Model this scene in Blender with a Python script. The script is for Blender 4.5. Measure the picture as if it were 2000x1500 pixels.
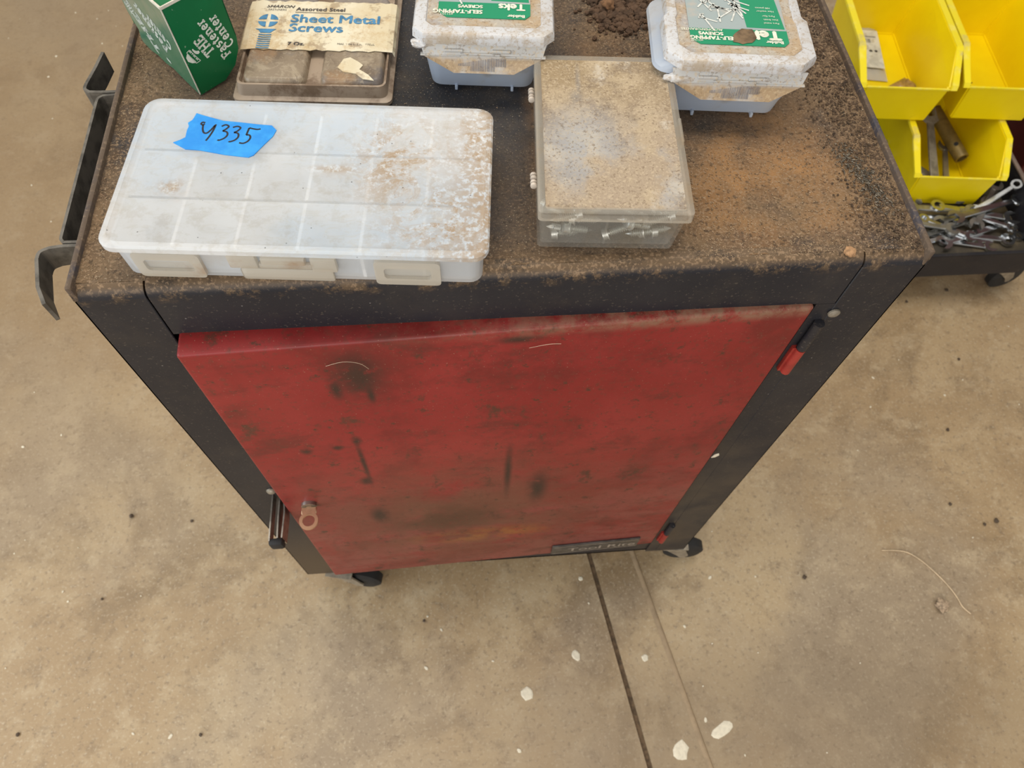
import bpy, bmesh, math, random
from mathutils import Vector, Matrix, noise as mnoise
R = math.radians
random.seed(7)
S = bpy.context.scene
for o in list(bpy.data.objects): bpy.data.objects.remove(o)
COL = S.collection

# ------------------------------------------------------------------ camera
cam = bpy.data.cameras.new('camera'); camo = bpy.data.objects.new('camera', cam); COL.objects.link(camo)
r2 = Vector((0.99655574, -0.0766804, 0.0315717)); u2 = Vector((0.05245423, 0.8777723, 0.4761978)); fw = Vector((0.0642278, 0.47290158, -0.87877124))
m = Matrix((r2, u2, -fw)).transposed().to_4x4(); m.translation = Vector((0.26477879, -0.31131204, 1.27105478))
camo.matrix_world = m
cam.sensor_width = 36; cam.lens = 1434.417 * 36 / 2000; cam.clip_start = 0.01
cam.dof.use_dof = True; cam.dof.focus_distance = 0.56; cam.dof.aperture_fstop = 13.0
S.camera = camo

# ------------------------------------------------------------------ world, lights, exposure
S.view_settings.view_transform = 'Standard'; S.view_settings.look = 'None'
S.view_settings.gamma = 1; S.view_settings.use_curve_mapping = False; S.view_settings.exposure = 0.0
W = bpy.data.worlds.new('workshop_light'); S.world = W; W.use_nodes = True
W.node_tree.nodes['Background'].inputs[0].default_value = (1.0, 0.95, 0.88, 1)
W.node_tree.nodes['Background'].inputs[1].default_value = 0.44

def area(name, loc, target, size, size_y, power, color):
    l = bpy.data.lights.new(name, 'AREA'); l.shape = 'RECTANGLE'; l.size = size; l.size_y = size_y; l.energy = power; l.color = color
    o = bpy.data.objects.new(name, l); COL.objects.link(o); o.location = loc
    o.rotation_euler = (Vector(target) - Vector(loc)).to_track_quat('-Z', 'Y').to_euler()
    return o
area('window_daylight', (-2.9, -0.5, 1.8), (0.2, 0.1, 0.6), 2.4, 1.9, 66, (0.78, 0.90, 1.0))
area('doorway_daylight', (-0.5, -2.9, 2.2), (0.3, 0.1, 0.4), 3.0, 2.2, 70, (1.0, 0.97, 0.92))
area('ceiling_lamp', (0.3, 0.7, 3.6), (0.3, 0.4, 0.0), 2.6, 1.2, 56, (1.0, 0.93, 0.82))
area('ceiling_lamp', (-1.8, 0.9, 3.6), (-1.2, 0.4, 0.0), 2.4, 1.2, 14, (1.0, 0.93, 0.82))

# ------------------------------------------------------------------ helpers: materials
class Mat:
    def __init__(s, name, base=(.5, .5, .5), rough=.6, metal=0.0, spec=.5, off=(0, 0, 0)):
        s.m = bpy.data.materials.new(name); s.m.use_nodes = True
        s.n = s.m.node_tree.nodes; s.l = s.m.node_tree.links
        s.b = s.n['Principled BSDF']; s.out = s.n['Material Output']
        s.b.inputs['Roughness'].default_value = rough; s.b.inputs['Metallic'].default_value = metal
        s.b.inputs['Specular IOR Level'].default_value = spec
        tc = s.n.new('ShaderNodeTexCoord'); s.tc = tc.outputs['Object']; s.off = off
        s.col = s.rgb(base); s.ro = None; s.h = None
    def rgb(s, c):
        x = s.n.new('ShaderNodeRGB'); x.outputs[0].default_value = (*c, 1); return x.outputs[0]
    def math(s, op, a, b=None, clamp=False):
        x = s.n.new('ShaderNodeMath'); x.operation = op; x.use_clamp = clamp
        for i, v in enumerate((a, b)):
            if v is None: continue
            if isinstance(v, (int, float)): x.inputs[i].default_value = v
            else: s.l.new(v, x.inputs[i])
        return x.outputs[0]
    def mapr(s, v, lo, hi, a=0.0, b=1.0):
        x = s.n.new('ShaderNodeMapRange'); x.interpolation_type = 'SMOOTHSTEP'
        s.l.new(v, x.inputs[0])
        for i, k in enumerate((lo, hi, a, b)): x.inputs[i + 1].default_value = k
        return x.outputs[0]
    def vec(s, scale=(1, 1, 1)):
        x = s.n.new('ShaderNodeMapping'); s.l.new(s.tc, x.inputs[0]); x.inputs['Scale'].default_value = scale; return x.outputs[0]
    def noise(s, scale, detail=4, rough=.6, dist=0.0, stretch=None):
        x = s.n.new('ShaderNodeTexNoise'); x.inputs['Scale'].default_value = scale; x.inputs['Detail'].default_value = detail
        x.inputs['Roughness'].default_value = rough; x.inputs['Distortion'].default_value = dist
        s.l.new(s.vec(stretch) if stretch else s.tc, x.inputs['Vector']); return x.outputs[0]
    def nmask(s, scale, lo, hi, **k): return s.mapr(s.noise(scale, **k), lo, hi)
    def voro(s, scale, lo, hi):
        x = s.n.new('ShaderNodeTexVoronoi'); x.inputs['Scale'].default_value = scale; s.l.new(s.tc, x.inputs['Vector'])
        return s.mapr(x.outputs['Distance'], lo, hi, 1, 0)
    def axis(s, i):
        x = s.n.new('ShaderNodeSeparateXYZ'); s.l.new(s.tc, x.inputs[0]); return x.outputs[i]
    def spot(s, c, r, soft=.6):
        "elliptical patch with soft border; coordinates in the object's own space"
        x = s.n.new('ShaderNodeVectorMath'); x.operation = 'SUBTRACT'; s.l.new(s.tc, x.inputs[0]); x.inputs[1].default_value = [a - b for a, b in zip(c, s.off)]
        y = s.n.new('ShaderNodeVectorMath'); y.operation = 'DIVIDE'; s.l.new(x.outputs[0], y.inputs[0]); y.inputs[1].default_value = r
        z = s.n.new('ShaderNodeVectorMath'); z.operation = 'LENGTH'; s.l.new(y.outputs[0], z.inputs[0])
        return s.mapr(z.outputs['Value'], 1 - soft, 1 + soft * .5, 1, 0)
    def mul(s, a, b): return s.math('MULTIPLY', a, b, True)
    def mx(s, a, b): return s.math('MAXIMUM', a, b)
    def over(s, color, fac):
        x = s.n.new('ShaderNodeMix'); x.data_type = 'RGBA'
        if isinstance(fac, (int, float)): x.inputs[0].default_value = fac
        else: s.l.new(fac, x.inputs[0])
        s.l.new(s.col, x.inputs[6])
        if isinstance(color, tuple): x.inputs[7].default_value = (*color, 1)
        else: s.l.new(color, x.inputs[7])
        s.col = x.outputs[2]; return s
    def rough(s, fac, a, b):
        s.l.new(s.mapr(fac, 0, 1, a, b), s.b.inputs['Roughness']); return s
    def bump(s, h, strength=.3, dist=.001):
        x = s.n.new('ShaderNodeBump'); x.inputs['Strength'].default_value = strength; x.inputs['Distance'].default_value = dist
        s.l.new(h, x.inputs['Height'])
        if s.h: s.l.new(s.h, x.inputs['Normal'])
        s.h = x.outputs[0]; return s
    def done(s, clear=None, translucent=None, tint=(1, 1, 1)):
        s.l.new(s.col, s.b.inputs['Base Color'])
        if s.h: s.l.new(s.h, s.b.inputs['Normal'])
        sh = s.b.outputs[0]
        if translucent is not None:
            t = s.n.new('ShaderNodeBsdfTranslucent'); s.l.new(s.col, t.inputs[0])
            x = s.n.new('ShaderNodeMixShader'); x.inputs[0].default_value = translucent
            s.l.new(sh, x.inputs[1]); s.l.new(t.outputs[0], x.inputs[2]); sh = x.outputs[0]
        if clear is not None:
            t = s.n.new('ShaderNodeBsdfTransparent'); t.inputs[0].default_value = (*tint, 1)
            x = s.n.new('ShaderNodeMixShader')
            if isinstance(clear, (int, float)): x.inputs[0].default_value = clear
            else: s.l.new(clear, x.inputs[0])
            s.l.new(sh, x.inputs[1]); s.l.new(t.outputs[0], x.inputs[2]); sh = x.outputs[0]
        s.l.new(sh, s.out.inputs[0]); return s.m

def simple(name, base, rough=.6, metal=0, var=.25, scale=60):
    q = Mat(name, base, rough, metal)
    q.over(tuple(c * (1 - var) for c in base), q.nmask(scale, .4, .65))
    return q.done()

# ------------------------------------------------------------------ helpers: meshes and objects
def box(bm, x0, x1, y0, y1, z0, z1, bev=0.0, seg=2):
    t = bmesh.new(); bmesh.ops.create_cube(t, size=1)
    for v in t.verts: v.co = Vector(((x0 + x1) / 2 + v.co.x * (x1 - x0), (y0 + y1) / 2 + v.co.y * (y1 - y0), (z0 + z1) / 2 + v.co.z * (z1 - z0)))
    if bev: bmesh.ops.bevel(t, geom=t.edges[:], offset=bev, segments=seg, affect='EDGES', profile=.5)
    merge(bm, t); return bm
def merge(bm, t, mat=None):
    if mat is not None: bmesh.ops.transform(t, matrix=mat, verts=t.verts)
    me = bpy.data.meshes.new('tmp'); t.to_mesh(me); t.free(); bm.from_mesh(me); bpy.data.meshes.remove(me)
def rrect(x0, x1, y0, y1, r, n=5):
    p = []
    for cx, cy, a in ((x1 - r, y0 + r, -90), (x1 - r, y1 - r, 0), (x0 + r, y1 - r, 90), (x0 + r, y0 + r, 180)):
        for i in range(n + 1):
            t = R(a + 90 * i / n); p.append((cx + r * math.cos(t), cy + r * math.sin(t)))
    return p
def chamf(x0, x1, y0, y1, c):
    return [(x0 + c, y0), (x1 - c, y0), (x1, y0 + c), (x1, y1 - c), (x1 - c, y1), (x0 + c, y1), (x0, y1 - c), (x0, y0 + c)]
def loft(bm, rings, cap0=True, cap1=True, closed=True):
    vs = [[bm.verts.new(p) for p in r] for r in rings]
    n = len(vs[0])
    for a, b in zip(vs, vs[1:]):
        for i in range(n if closed else n - 1):
            j = (i + 1) % n; bm.faces.new((a[i], a[j], b[j], b[i]))
    if cap0: bm.faces.new(list(reversed(vs[0])))
    if cap1: bm.faces.new(vs[-1])
    return bm
def ring(p2, z): return [(x, y, z) for x, y in p2]
def prism(bm, p2, z0, z1): return loft(bm, [ring(p2, z0), ring(p2, z1)])
def cyl(bm, a, b, r, n=12, r1=None):
    a, b = Vector(a), Vector(b); d = (b - a).normalized(); q = d.to_track_quat('Z', 'Y').to_matrix()
    r1 = r if r1 is None else r1
    ra = [a + q @ Vector((r * math.cos(2 * math.pi * i / n), r * math.sin(2 * math.pi * i / n), 0)) for i in range(n)]
    rb = [b + q @ Vector((r1 * math.cos(2 * math.pi * i / n), r1 * math.sin(2 * math.pi * i / n), 0)) for i in range(n)]
    return loft(bm, [ra, rb])
def lathe(bm, prof, axis_mat=None, n=14):
    t = bmesh.new()
    loft(t, [[(r * math.cos(2 * math.pi * i / n), r * math.sin(2 * math.pi * i / n), z) for i in range(n)] for r, z in prof])
    merge(bm, t, axis_mat); return bm
def tube(bm, pts, r, n=6):
    pts = [Vector(p) for p in pts]; rings = []
    for i, p in enumerate(pts):
        d = (pts[min(i + 1, len(pts) - 1)] - pts[max(i - 1, 0)]).normalized(); q = d.to_track_quat('Z', 'Y').to_matrix()
        rings.append([p + q @ Vector((r * math.cos(2 * math.pi * k / n), r * math.sin(2 * math.pi * k / n), 0)) for k in range(n)])
    return loft(bm, rings)
def smooth_path(p, n=6, closed=False):
    out = []; L = len(p)
    for i in range(L - 1):
        a, b, c, d = [Vector(p[max(0, min(L - 1, k))]) for k in (i - 1, i, i + 1, i + 2)]
        for j in range(n):
            t = j / n
            out.append(.5 * ((2 * b) + (c - a) * t + (2 * a - 5 * b + 4 * c - d) * t * t + (3 * b - a - 3 * c + d) * t ** 3))
    out.append(Vector(p[-1])); return out
def strip(bm, path, z0, z1, th):
    "flat steel strap standing on edge, following a 2D path"
    P = [Vector((a, b)) for a, b in path]; L = []; Rr = []
    for i, p in enumerate(P):
        d = (P[min(i + 1, len(P) - 1)] - P[max(i - 1, 0)]).normalized(); nn = Vector((-d.y, d.x)) * th / 2
        L.append(p + nn); Rr.append(p - nn)
    loft(bm, [[(*a, z0), (*b, z0), (*b, z1), (*a, z1)] for a, b in zip(L, Rr)])
    return bm
def stroke(bm, pts, w, z=0.0):
    "flat pen or print stroke"
    P = [Vector(p[:2]) for p in pts]; pr = None
    for i, p in enumerate(P):
        d = (P[min(i + 1, len(P) - 1)] - P[max(i - 1, 0)])
        d = d.normalized() if d.length > 1e-9 else Vector((1, 0)); nn = Vector((-d.y, d.x)) * w / 2
        a, b = bm.verts.new((*(p + nn), z)), bm.verts.new((*(p - nn), z))
        if pr: bm.faces.new((pr[1], b, a, pr[0]))
        pr = (a, b)
    return bm
def text(s, size, offset=0.0, shear=0.0, align='LEFT', space=1.0):
    cu = bpy.data.curves.new('lettering', 'FONT'); cu.body = s; cu.size = size; cu.offset = offset; cu.shear = shear; cu.align_x = align; cu.space_character = space
    cu.resolution_u = 3
    o = bpy.data.objects.new('tmp', cu); COL.objects.link(o)
    me = bpy.data.meshes.new_from_object(o.evaluated_get(bpy.context.evaluated_depsgraph_get()))
    bpy.data.objects.remove(o); bpy.data.curves.remove(cu)
    t = bmesh.new(); t.from_mesh(me); bpy.data.meshes.remove(me); return t
def add_text(bm, s, x, y, size, rot=0, z=0.0, sx=1.0, offset=0.0, **k):
    # bold weight comes from slightly shifted copies of the outline
    sh = [(0, 0)] + ([(-offset, 0), (offset, 0), (0, offset * .8), (0, -offset * .8)] if offset else [])
    for n_, (dx, dy) in enumerate(sh):
        t = text(s, size, **k); bmesh.ops.triangulate(t, faces=t.faces[:])
        merge(bm, t, Matrix.Translation((x, y, z + n_ * .00001)) @ Matrix.Rotation(R(rot), 4, 'Z') @ Matrix.Translation((dx, dy, 0)) @ Matrix.Diagonal((sx, 1, 1, 1)))

def obj(name, bm, mat, parent=None, world=False, smooth=False, recalc=True):
    if recalc: bmesh.ops.recalc_face_normals(bm, faces=bm.faces[:])
    if world and parent:
        bmesh.ops.translate(bm, vec=-parent.location, verts=bm.verts)
    if smooth:
        for f in bm.faces: f.smooth = True
    me = bpy.data.meshes.new(name); bm.to_mesh(me); bm.free(); me.materials.append(mat)
    o = bpy.data.objects.new(name, me); COL.objects.link(o)
    if parent: o.parent = parent
    if smooth:
        me.set_sharp_from_angle(angle=R(38))
    return o
def thing(name, label, cat, loc=(0, 0, 0), rz=0.0, group=None, rot=None):
    o = bpy.data.objects.new(name, None); COL.objects.link(o); o.empty_display_size = .02
    o.location = loc; o.rotation_euler = rot if rot else (0, 0, rz)
    return tag(o, label, cat, group)
def tag(o, label, cat, group=None, kind=None):
    o['label'] = label; o['category'] = cat
    if group: o['group'] = group
    if kind: o['kind'] = kind
    return o
B = bmesh.new
def flat(pts, z=0.0, th=0.0):
    bm = B()
    if th: prism(bm, pts, z, z + th)
    else: bm.faces.new([bm.verts.new((x, y, z)) for x, y in pts])
    return bm
def finish_flat(name, bm, mat, parent):
    return obj(name, bm, mat, parent, recalc=False)

H0 = 0.855          # height of the cart's top sheet
CX, CY = 0.305, 0.215  # centre of the cart's footprint

# ------------------------------------------------------------------ floor
q = Mat('concrete', (.365, .252, .136), .5)
q.over((.47, .35, .205), q.mul(q.nmask(2.2, .44, .60, detail=6, rough=.62), .8))
q.over((.225, .152, .080), q.mul(q.nmask(3.1, .48, .64, detail=6, rough=.68, dist=.4), .75))
q.over((.36, .285, .20), q.mul(q.nmask(1.6, .50, .64, detail=5), .55))
q.over((.50, .39, .25), q.mul(q.nmask(18, .50, .66, detail=7, rough=.72), .55))
q.over((.19, .13, .075), q.mul(q.nmask(26, .52, .68, detail=8, rough=.75), .5))
q.over((.17, .12, .075), q.mul(q.nmask(110, .54, .66, detail=5, rough=.7), .55))
q.over((.55, .46, .33), q.mul(q.nmask(210, .55, .66, detail=4), .45))
q.over((.24, .16, .085), q.mul(q.spot((-.75, 1.15, 0), (.95, 1.2, .5), .7), .62))  # far left floor: falloff of the light painted in as darker brown
q.over((.20, .145, .088), q.mul(q.spot((.75, -.28, 0), (.55, .16, .5), .7), .5))
q.bump(q.noise(90, 6, .7), .25, .002).bump(q.noise(14, 4), .14, .006)
q.rough(q.noise(9, 5), .34, .62)
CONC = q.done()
bm = B()
def jx(y): return .4709 - .1542 * (y - 0.0)
J, D = .0042, .007
for (sx, x0) in ((-1, -2.6), (1, 4.2)):
    a = [(jx(-1.6) + sx * J, -1.6), (jx(3.6) + sx * J, 3.6)]
    vs = [bm.verts.new((x, y, 0)) for x, y in ((x0, -1.6), a[0], a[1], (x0, 3.6))]; bm.faces.new(vs if sx < 0 else vs[::-1])
    low = [bm.verts.new((x - sx * .001, y, -D)) for x, y in a]
    f = [vs[1], low[0], low[1], vs[2]]; bm.faces.new(f if sx < 0 else f[::-1])
f = [bm.verts.new((jx(y) + s * (J - .001), y, -D)) for s, y in ((-1, -1.6), (1, -1.6), (1, 3.6), (-1, 3.6))]; bm.faces.new(f)
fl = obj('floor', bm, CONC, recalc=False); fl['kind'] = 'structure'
DIRT = simple('joint_dirt', (.135, .085, .045), .9, 0, .5, 120)
bm = B(); 
vs = [bm.verts.new((jx(y) + s * .0038, y, -.0018)) for s, y in ((-1, -1.6), (1, -1.6), (1, 3.6), (-1, 3.6))]; bm.faces.new(vs)
finish_flat('joint_filler', bm, DIRT, fl)
# low trowel ridge that runs beside the joint
bm = B()
def kx(y): return .5491 - .2042 * (y)
loft(bm, [[(kx(y) - .006, y, .0002), (kx(y) - .001, y, .0016), (kx(y) + .0016, y, .0016), (kx(y) + .003, y, .0002)] for y in (.30, .1, -.1, -.3, -.6)])
RIDGE = simple('trowel_ridge', (.33, .235, .138), .6, 0, .2, 50)
obj('ridge', bm, RIDGE, fl)
# paint drips on the floor
PAINT = simple('white_paint', (.74, .67, .52), .5, 0, .12, 200)
def blob(bm, x, y, r, h=.0012, n=11, ax=1.0, rot=0.0, z=0.0):
    c, s_ = math.cos(rot), math.sin(rot); k = [random.uniform(.82, 1.12) for _ in range(n)]
    def rr(f, zz): 
        o = []
        for i in range(n):
            a = 2 * math.pi * i / n; u, v = r * f * k[i] * math.cos(a) * ax, r * f * k[i] * math.sin(a)
            o.append((x + c * u - s_ * v, y + s_ * u + c * v, z + zz))
        return o
    return loft(bm, [rr(1, 0), rr(.94, h * .6), rr(.7, h)], cap0=False)
def fpt(px, py, z=0.0):
    d = fw + (px - 1000) / 1434.417 * r2 - (py - 750) / 1434.417 * u2
    return camo_loc + d * ((z - camo_loc.z) / d.z)
camo_loc = m.translation.copy()
spots = [(.3389, -.1922, .0113, 1), (.5712, -.2910, .0125, 1.2), (.6434, -.2674, .010, 2.2), (.4239, -.1399, .007, 1.3), (.5373, -.1521, .006, 1), (.4467, -.0155, .004, 1)]
for x, y, r, ax in spots:
    obj('paint_drip', blob(B(), x, y, r, ax=ax, rot=random.uniform(0, 3)), PAINT, fl)
bm = B()
small = [(1395, 985), (1390, 1038), (1387, 1128), (1475, 1126), (1337, 1223), (1391, 1257), (1373, 1340), (1378, 1406), (1455, 1475), (835, 1204), (833, 1305), (963, 1291), (1150, 1178), (1014, 1466), (862, 1230), (333, 1438), (260, 1433), (123, 1156), (133, 1175), (120, 850), (45, 873), (1705, 738), (1880, 742), (1845, 772), (1990, 790), (1755, 703), (1900, 1050), (95, 150), (190, 37), (148, 25), (200, 85), (110, 110), (62, 362), (100, 433), (103, 232), (1680, 1295), (1615, 1470), (1700, 795)]
for px, py in small:
    p = fpt(px, py); blob(bm, p.x, p.y, random.uniform(.0012, .0030), ax=random.uniform(1, 1.7), rot=random.uniform(0, 3), n=7)
for i in range(60):
    blob(bm, random.uniform(-1.2, 1.7), random.uniform(-.4, 1.6), random.uniform(.0006, .0016), n=6)
o = obj('paint_specks', bm, PAINT, fl); o['kind'] = 'stuff'

# ------------------------------------------------------------------ shared metals and plastics
def black_paint(name, off, dusty=.35):
    q = Mat(name, (.017, .017, .022), .46, 0, .28, off)
    q.over((.026, .025, .029), q.nmask(7, .4, .7))
    q.over((.085, .066, .046), q.mul(q.nmask(18, .47, .66, detail=7, rough=.7), dusty * .4))
    q.over((.16, .13, .10), q.mul(q.nmask(420, .63, .70, detail=2), dusty * .9))
    q.over((.30, .28, .26), q.mul(q.voro(70, .03, .06), .5))
    q.bump(q.noise(900, 3), .25, .0003)
    return q
STEEL = simple('dull_steel', (.40, .37, .33), .38, .9, .4, 90)
CHROME = simple('chrome', (.66, .66, .66), .16, 1.0, .3, 40)
GREYSTEEL = simple('grey_forged_steel', (.34, .32, .28), .5, .4, .35, 60)
DARKSTEEL = simple('dark_strap_steel', (.165, .150, .128), .5, .25, .5, 70)
RUBBER = simple('black_rubber', (.018, .018, .019), .7, 0, .3, 40)
ZINC = simple('zinc_plate', (.36, .31, .24), .5, .35, .35, 80)

# ------------------------------------------------------------------ tool cart
OFF = (CX, CY, 0)
cart = thing('tool_cart', 'black steel rolling tool cart with dirty top and red front door', 'cart', (CX, CY, 0))
q = black_paint('black_frame_paint', OFF)
q.over((.11, .077, .045), q.mul(q.spot((.03, 0, .08), (.12, .2, .22), .8), .75))
q.over((.085, .063, .042), q.mul(q.mul(q.spot((.59, 0, .15), (.15, .2, .45), .7), q.nmask(14, .3, .7, detail=6)), .6))
fold = q.mx(q.mapr(q.axis(2), .8478, .8545), q.mul(q.mapr(q.axis(2), .836, .852), q.nmask(55, .50, .62, detail=7, rough=.75)))
q.over((.135, .088, .050), fold); q.over((.060, .042, .028), q.mul(fold, q.nmask(40, .5, .64, detail=7, rough=.75))); q.over((.30, .20, .12), q.mul(q.mul(fold, q.nmask(420, .50, .62, detail=3)), .7))
BLACK = q.done()
Wd, Dp = .61, .43
q = Mat('grimy_top_sheet', (.034, .033, .037), .62, 0, .4, OFF)
q.over((.018, .018, .022), q.nmask(9, .45, .7))
q.over((.105, .077, .049), q.mul(q.nmask(22, .42, .68, detail=8, rough=.72), .55))
# dust settles along the edges, over the right half and the front
edge = q.mx(q.mx(q.spot((-.01, .2, H0), (.085, .6, 1), .8), q.spot((.63, .2, H0), (.16, .6, 1), .85)), q.mx(q.spot((.30, -.02, H0), (.8, .060, 1), .8), q.spot((.49, .045, H0), (.20, .115, 1), .7)))
edge = q.mx(edge, q.mx(q.mul(q.spot((.43, .27, H0), (.09, .09, 1), .8), .9), q.mul(q.spot((.06, .26, H0), (.07, .10, 1), .8), .8)))
brk = q.nmask(11, .25, .55, detail=7, rough=.7)
q.over((.185, .120, .066), q.mul(edge, brk))
q.over((.090, .056, .032), q.mul(edge, q.nmask(30, .48, .66, detail=7, rough=.75)))
org = q.mx(q.spot((.505, .085, H0), (.075, .085, 1), .8), q.mx(q.mul(q.spot((.335, .135, H0), (.012, .10, 1), .9), .7), q.mul(q.spot((.40, .215, H0), (.03, .05, 1), .9), .6)))
q.over((.40, .205, .075), q.mul(q.mul(org, q.nmask(16, .3, .66, detail=7, rough=.7)), .85))
q.over((.060, .056, .050), q.mul(q.spot((.475, .12, H0), (.045, .035, 1), .9), q.nmask(20, .35, .6, detail=5)))
q.over((.30, .20, .12), q.mul(q.mul(edge, q.nmask(420, .50, .64, detail=3)), .75))
q.over((.035, .024, .016), q.mul(q.nmask(260, .56, .66, detail=3), .6))
q.over((.46, .38, .27), q.mul(q.nmask(700, .64, .70, detail=2), .7))
q.bump(q.noise(420, 5, .75), .55, .0012).bump(q.mul(edge, q.noise(70, 6, .7)), .55, .004)
q.rough(edge, .5, .9)
TOP = q.done()
bm = B(); nx, ny = 150, 110
g = []
for j in range(ny + 1):
    row = []
    for i in range(nx + 1):
        x, y = .004 + (Wd - .008) * i / nx, .008 + (Dp - .016) * j / ny
        e = max(0, 1 - min(x, (Wd - x)) / .06, 1 - y / .035)
        h = mnoise.fractal(Vector((x * 60, y * 60, 3)), 1, 2, 5) * .0011 * e + .0006 * e
        row.append(bm.verts.new((x, y, H0 - .0006 + h)))
    g.append(row)
for j in range(ny):
    for i in range(nx): bm.faces.new((g[j][i], g[j][i + 1], g[j + 1][i + 1], g[j + 1][i]))
obj('top_sheet', bm, TOP, cart, True, smooth=True)
# raised folded rims left, right and back
bm = B()
for x0, x1 in ((0, .0045), (Wd - .0045, Wd)):
    box(bm, x0, x1, 0.0, Dp, H0 - .012, H0 + .0045, .0015)
box(bm, 0, Wd, Dp - .0045, Dp, H0 - .012, H0 + .0045, .0015)
q = Mat('grimy_rim', (.10, .068, .045), .8, off=OFF)
q.over((.05, .045, .055), q.nmask(26, .5, .7, detail=5)); q.over((.20, .14, .09), q.mul(q.nmask(300, .52, .66), .6))
q.bump(q.noise(260, 5), .5, .001)
obj('top_rim', bm, q.done(), cart, True, smooth=True)
# front corner posts (angle sections) and the band between them
def post(bm, x0, x1, xs):
    box(bm, x0, x1, 0.0, .0022, .09, H0 - .0095, .0006, 1)
    # rolled-over top of the post
    loft(bm, [[(x, .0022 + .010 - .010 * math.cos(t) - .0022, H0 - .010 + .010 * math.sin(t)) for t in [R(a) for a in (0, 22, 45, 68, 90)]] + [(x, .012, H0 - .012), (x, .004, H0 - .012)] for x in (x0, x1)])
    box(bm, xs, xs + .0022, .0, Dp, .09, H0 - .002, .0006, 1)
for x0, x1, xs in ((0, .0487, 0), (.5613, Wd, Wd - .0022)):
    bm = B(); post(bm, x0, x1, xs)
    if x0 > .3: box(bm, .5455, .5615, .0004, .0022, .09, H0 - .057)
    obj('corner_post', bm, BLACK, cart, True, smooth=True)
bm = B()
a = [(.0, H0 - .056), (.0, H0 - .010)] + [(.010 - .010 * math.cos(R(t)), H0 - .010 + .010 * math.sin(R(t))) for t in (20, 40, 60, 80, 90)] + [(.014, H0), (.014, H0 - .0025), (.0028, H0 - .012), (.0028, H0 - .0535), (.014, H0 - .0535), (.014, H0 - .056)]
loft(bm, [[(x, y, z) for y, z in a] for x in (.0502, .5598)])
obj('front_band', bm, BLACK, cart, True, smooth=True)
bm = B(); box(bm, .0022, Wd - .0022, .003, .02, .09, .15, .001, 1); box(bm, .0022, Wd - .0022, .003, Dp, .09, .096); obj('bottom_pan', bm, BLACK, cart, True)
bm = B(); box(bm, .0022, Wd - .0022, Dp - .003, Dp - .001, .09, H0 - .01); obj('back_panel', bm, BLACK, cart, True)
bm = B(); box(bm, .0487, .5613, .012, .014, .15, H0 - .055); obj('recess_lining', bm, simple('recess_black', (.012, .012, .013), .7), cart, True)
# red door, standing slightly open on its latch side
DW, DH, DT = .4885, .648, .024
q = Mat('worn_red_enamel', (.225, .015, .014), .45, 0, .4)
q.over((.275, .026, .022), q.nmask(6, .4, .7, detail=5))
q.over((.150, .013, .011), q.mul(q.nmask(9, .47, .62, detail=7, rough=.7), .8))
q.over((.27, .075, .060), q.mul(q.mul(q.mapr(q.axis(2), .50, .04), q.nmask(9, .40, .58, detail=8, rough=.75, stretch=(.6, 1, 1.3))), .85)); q.over((.10, .018, .013), q.mul(q.nmask(15, .52, .64, detail=8, rough=.75, stretch=(.7, 1, 1.2)), .6))
q.over((.16, .055, .032), q.mul(q.mul(q.spot((.20, 0, .20), (.21, .3, .21), .8), q.nmask(10, .36, .54, detail=8, rough=.75)), .9))
q.over((.085, .035, .018), q.mul(q.mul(q.spot((.18, 0, .215), (.085, .3, .07), .9), q.nmask(13, .34, .54, detail=8, rough=.75)), .95))
q.over((.30, .115, .025), q.mul(q.mul(q.spot((.23, 0, .135), (.10, .3, .028), .9), q.nmask(16, .42, .6, detail=6)), .8))
q.over((.075, .028, .016), q.mul(q.nmask(24, .555, .66, detail=8, rough=.75, stretch=(1, 1, .7)), .9))
q.over((.065, .028, .016), q.mul(q.nmask(60, .57, .65, detail=6, rough=.75), .85)); q.over((.15, .030, .020), q.mul(q.nmask(150, .54, .66, detail=5), .6))
for c, r in (((.104, 0, .578), (.006, .2, .020)), ((.131, 0, .563), (.0035, .2, .015)), ((.253, 0, .36), (.0045, .2, .075)), ((.104, 0, .42), (.003, .2, .06)), ((.10, 0, .37), (.008, .2, .012)), ((.125, 0, .60), (.022, .2, .04)), ((.255, 0, .635), (.02, .2, .006)), ((.105, 0, .475), (.005, .2, .01)), ((.055, 0, .46), (.006, .2, .008)), ((.085, 0, .462), (.006, .2, .006)), ((.29, 0, .30), (.012, .2, .05)), ((.10, 0, .255), (.012, .2, .03))):
    q.over((.030, .016, .011), q.mul(q.mul(q.spot(c, r, .9), q.nmask(70, .25, .48, detail=5)), .92))
q.over((.25, .135, .085), q.mul(q.mul(q.mapr(q.axis(2), DH - .016, DH - .002), q.mapr(q.axis(0), .10, .42)), q.nmask(34, .36, .60, detail=8, rough=.75)))
q.over((.38, .24, .16), q.mul(q.nmask(500, .66, .72, detail=2), .5))
q.rough(q.noise(12, 6), .34, .62); q.bump(q.noise(40, 3), .06, .002)
RED = q.done()
da = math.atan2(-.0205 + .0045, -.4885)
door = bpy.data.objects.new('door', None)
bm = B(); box(bm, 0, DW, 0, DT, 0, DH, .0028, 3)
door = obj('door', bm, RED, cart, smooth=True)
door.location = Vector((.0545, -.0205, .152)) - cart.location; door.rotation_euler = (0, 0, math.atan2(.0165, DW))
door['label'] = 'worn red door'
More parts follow.
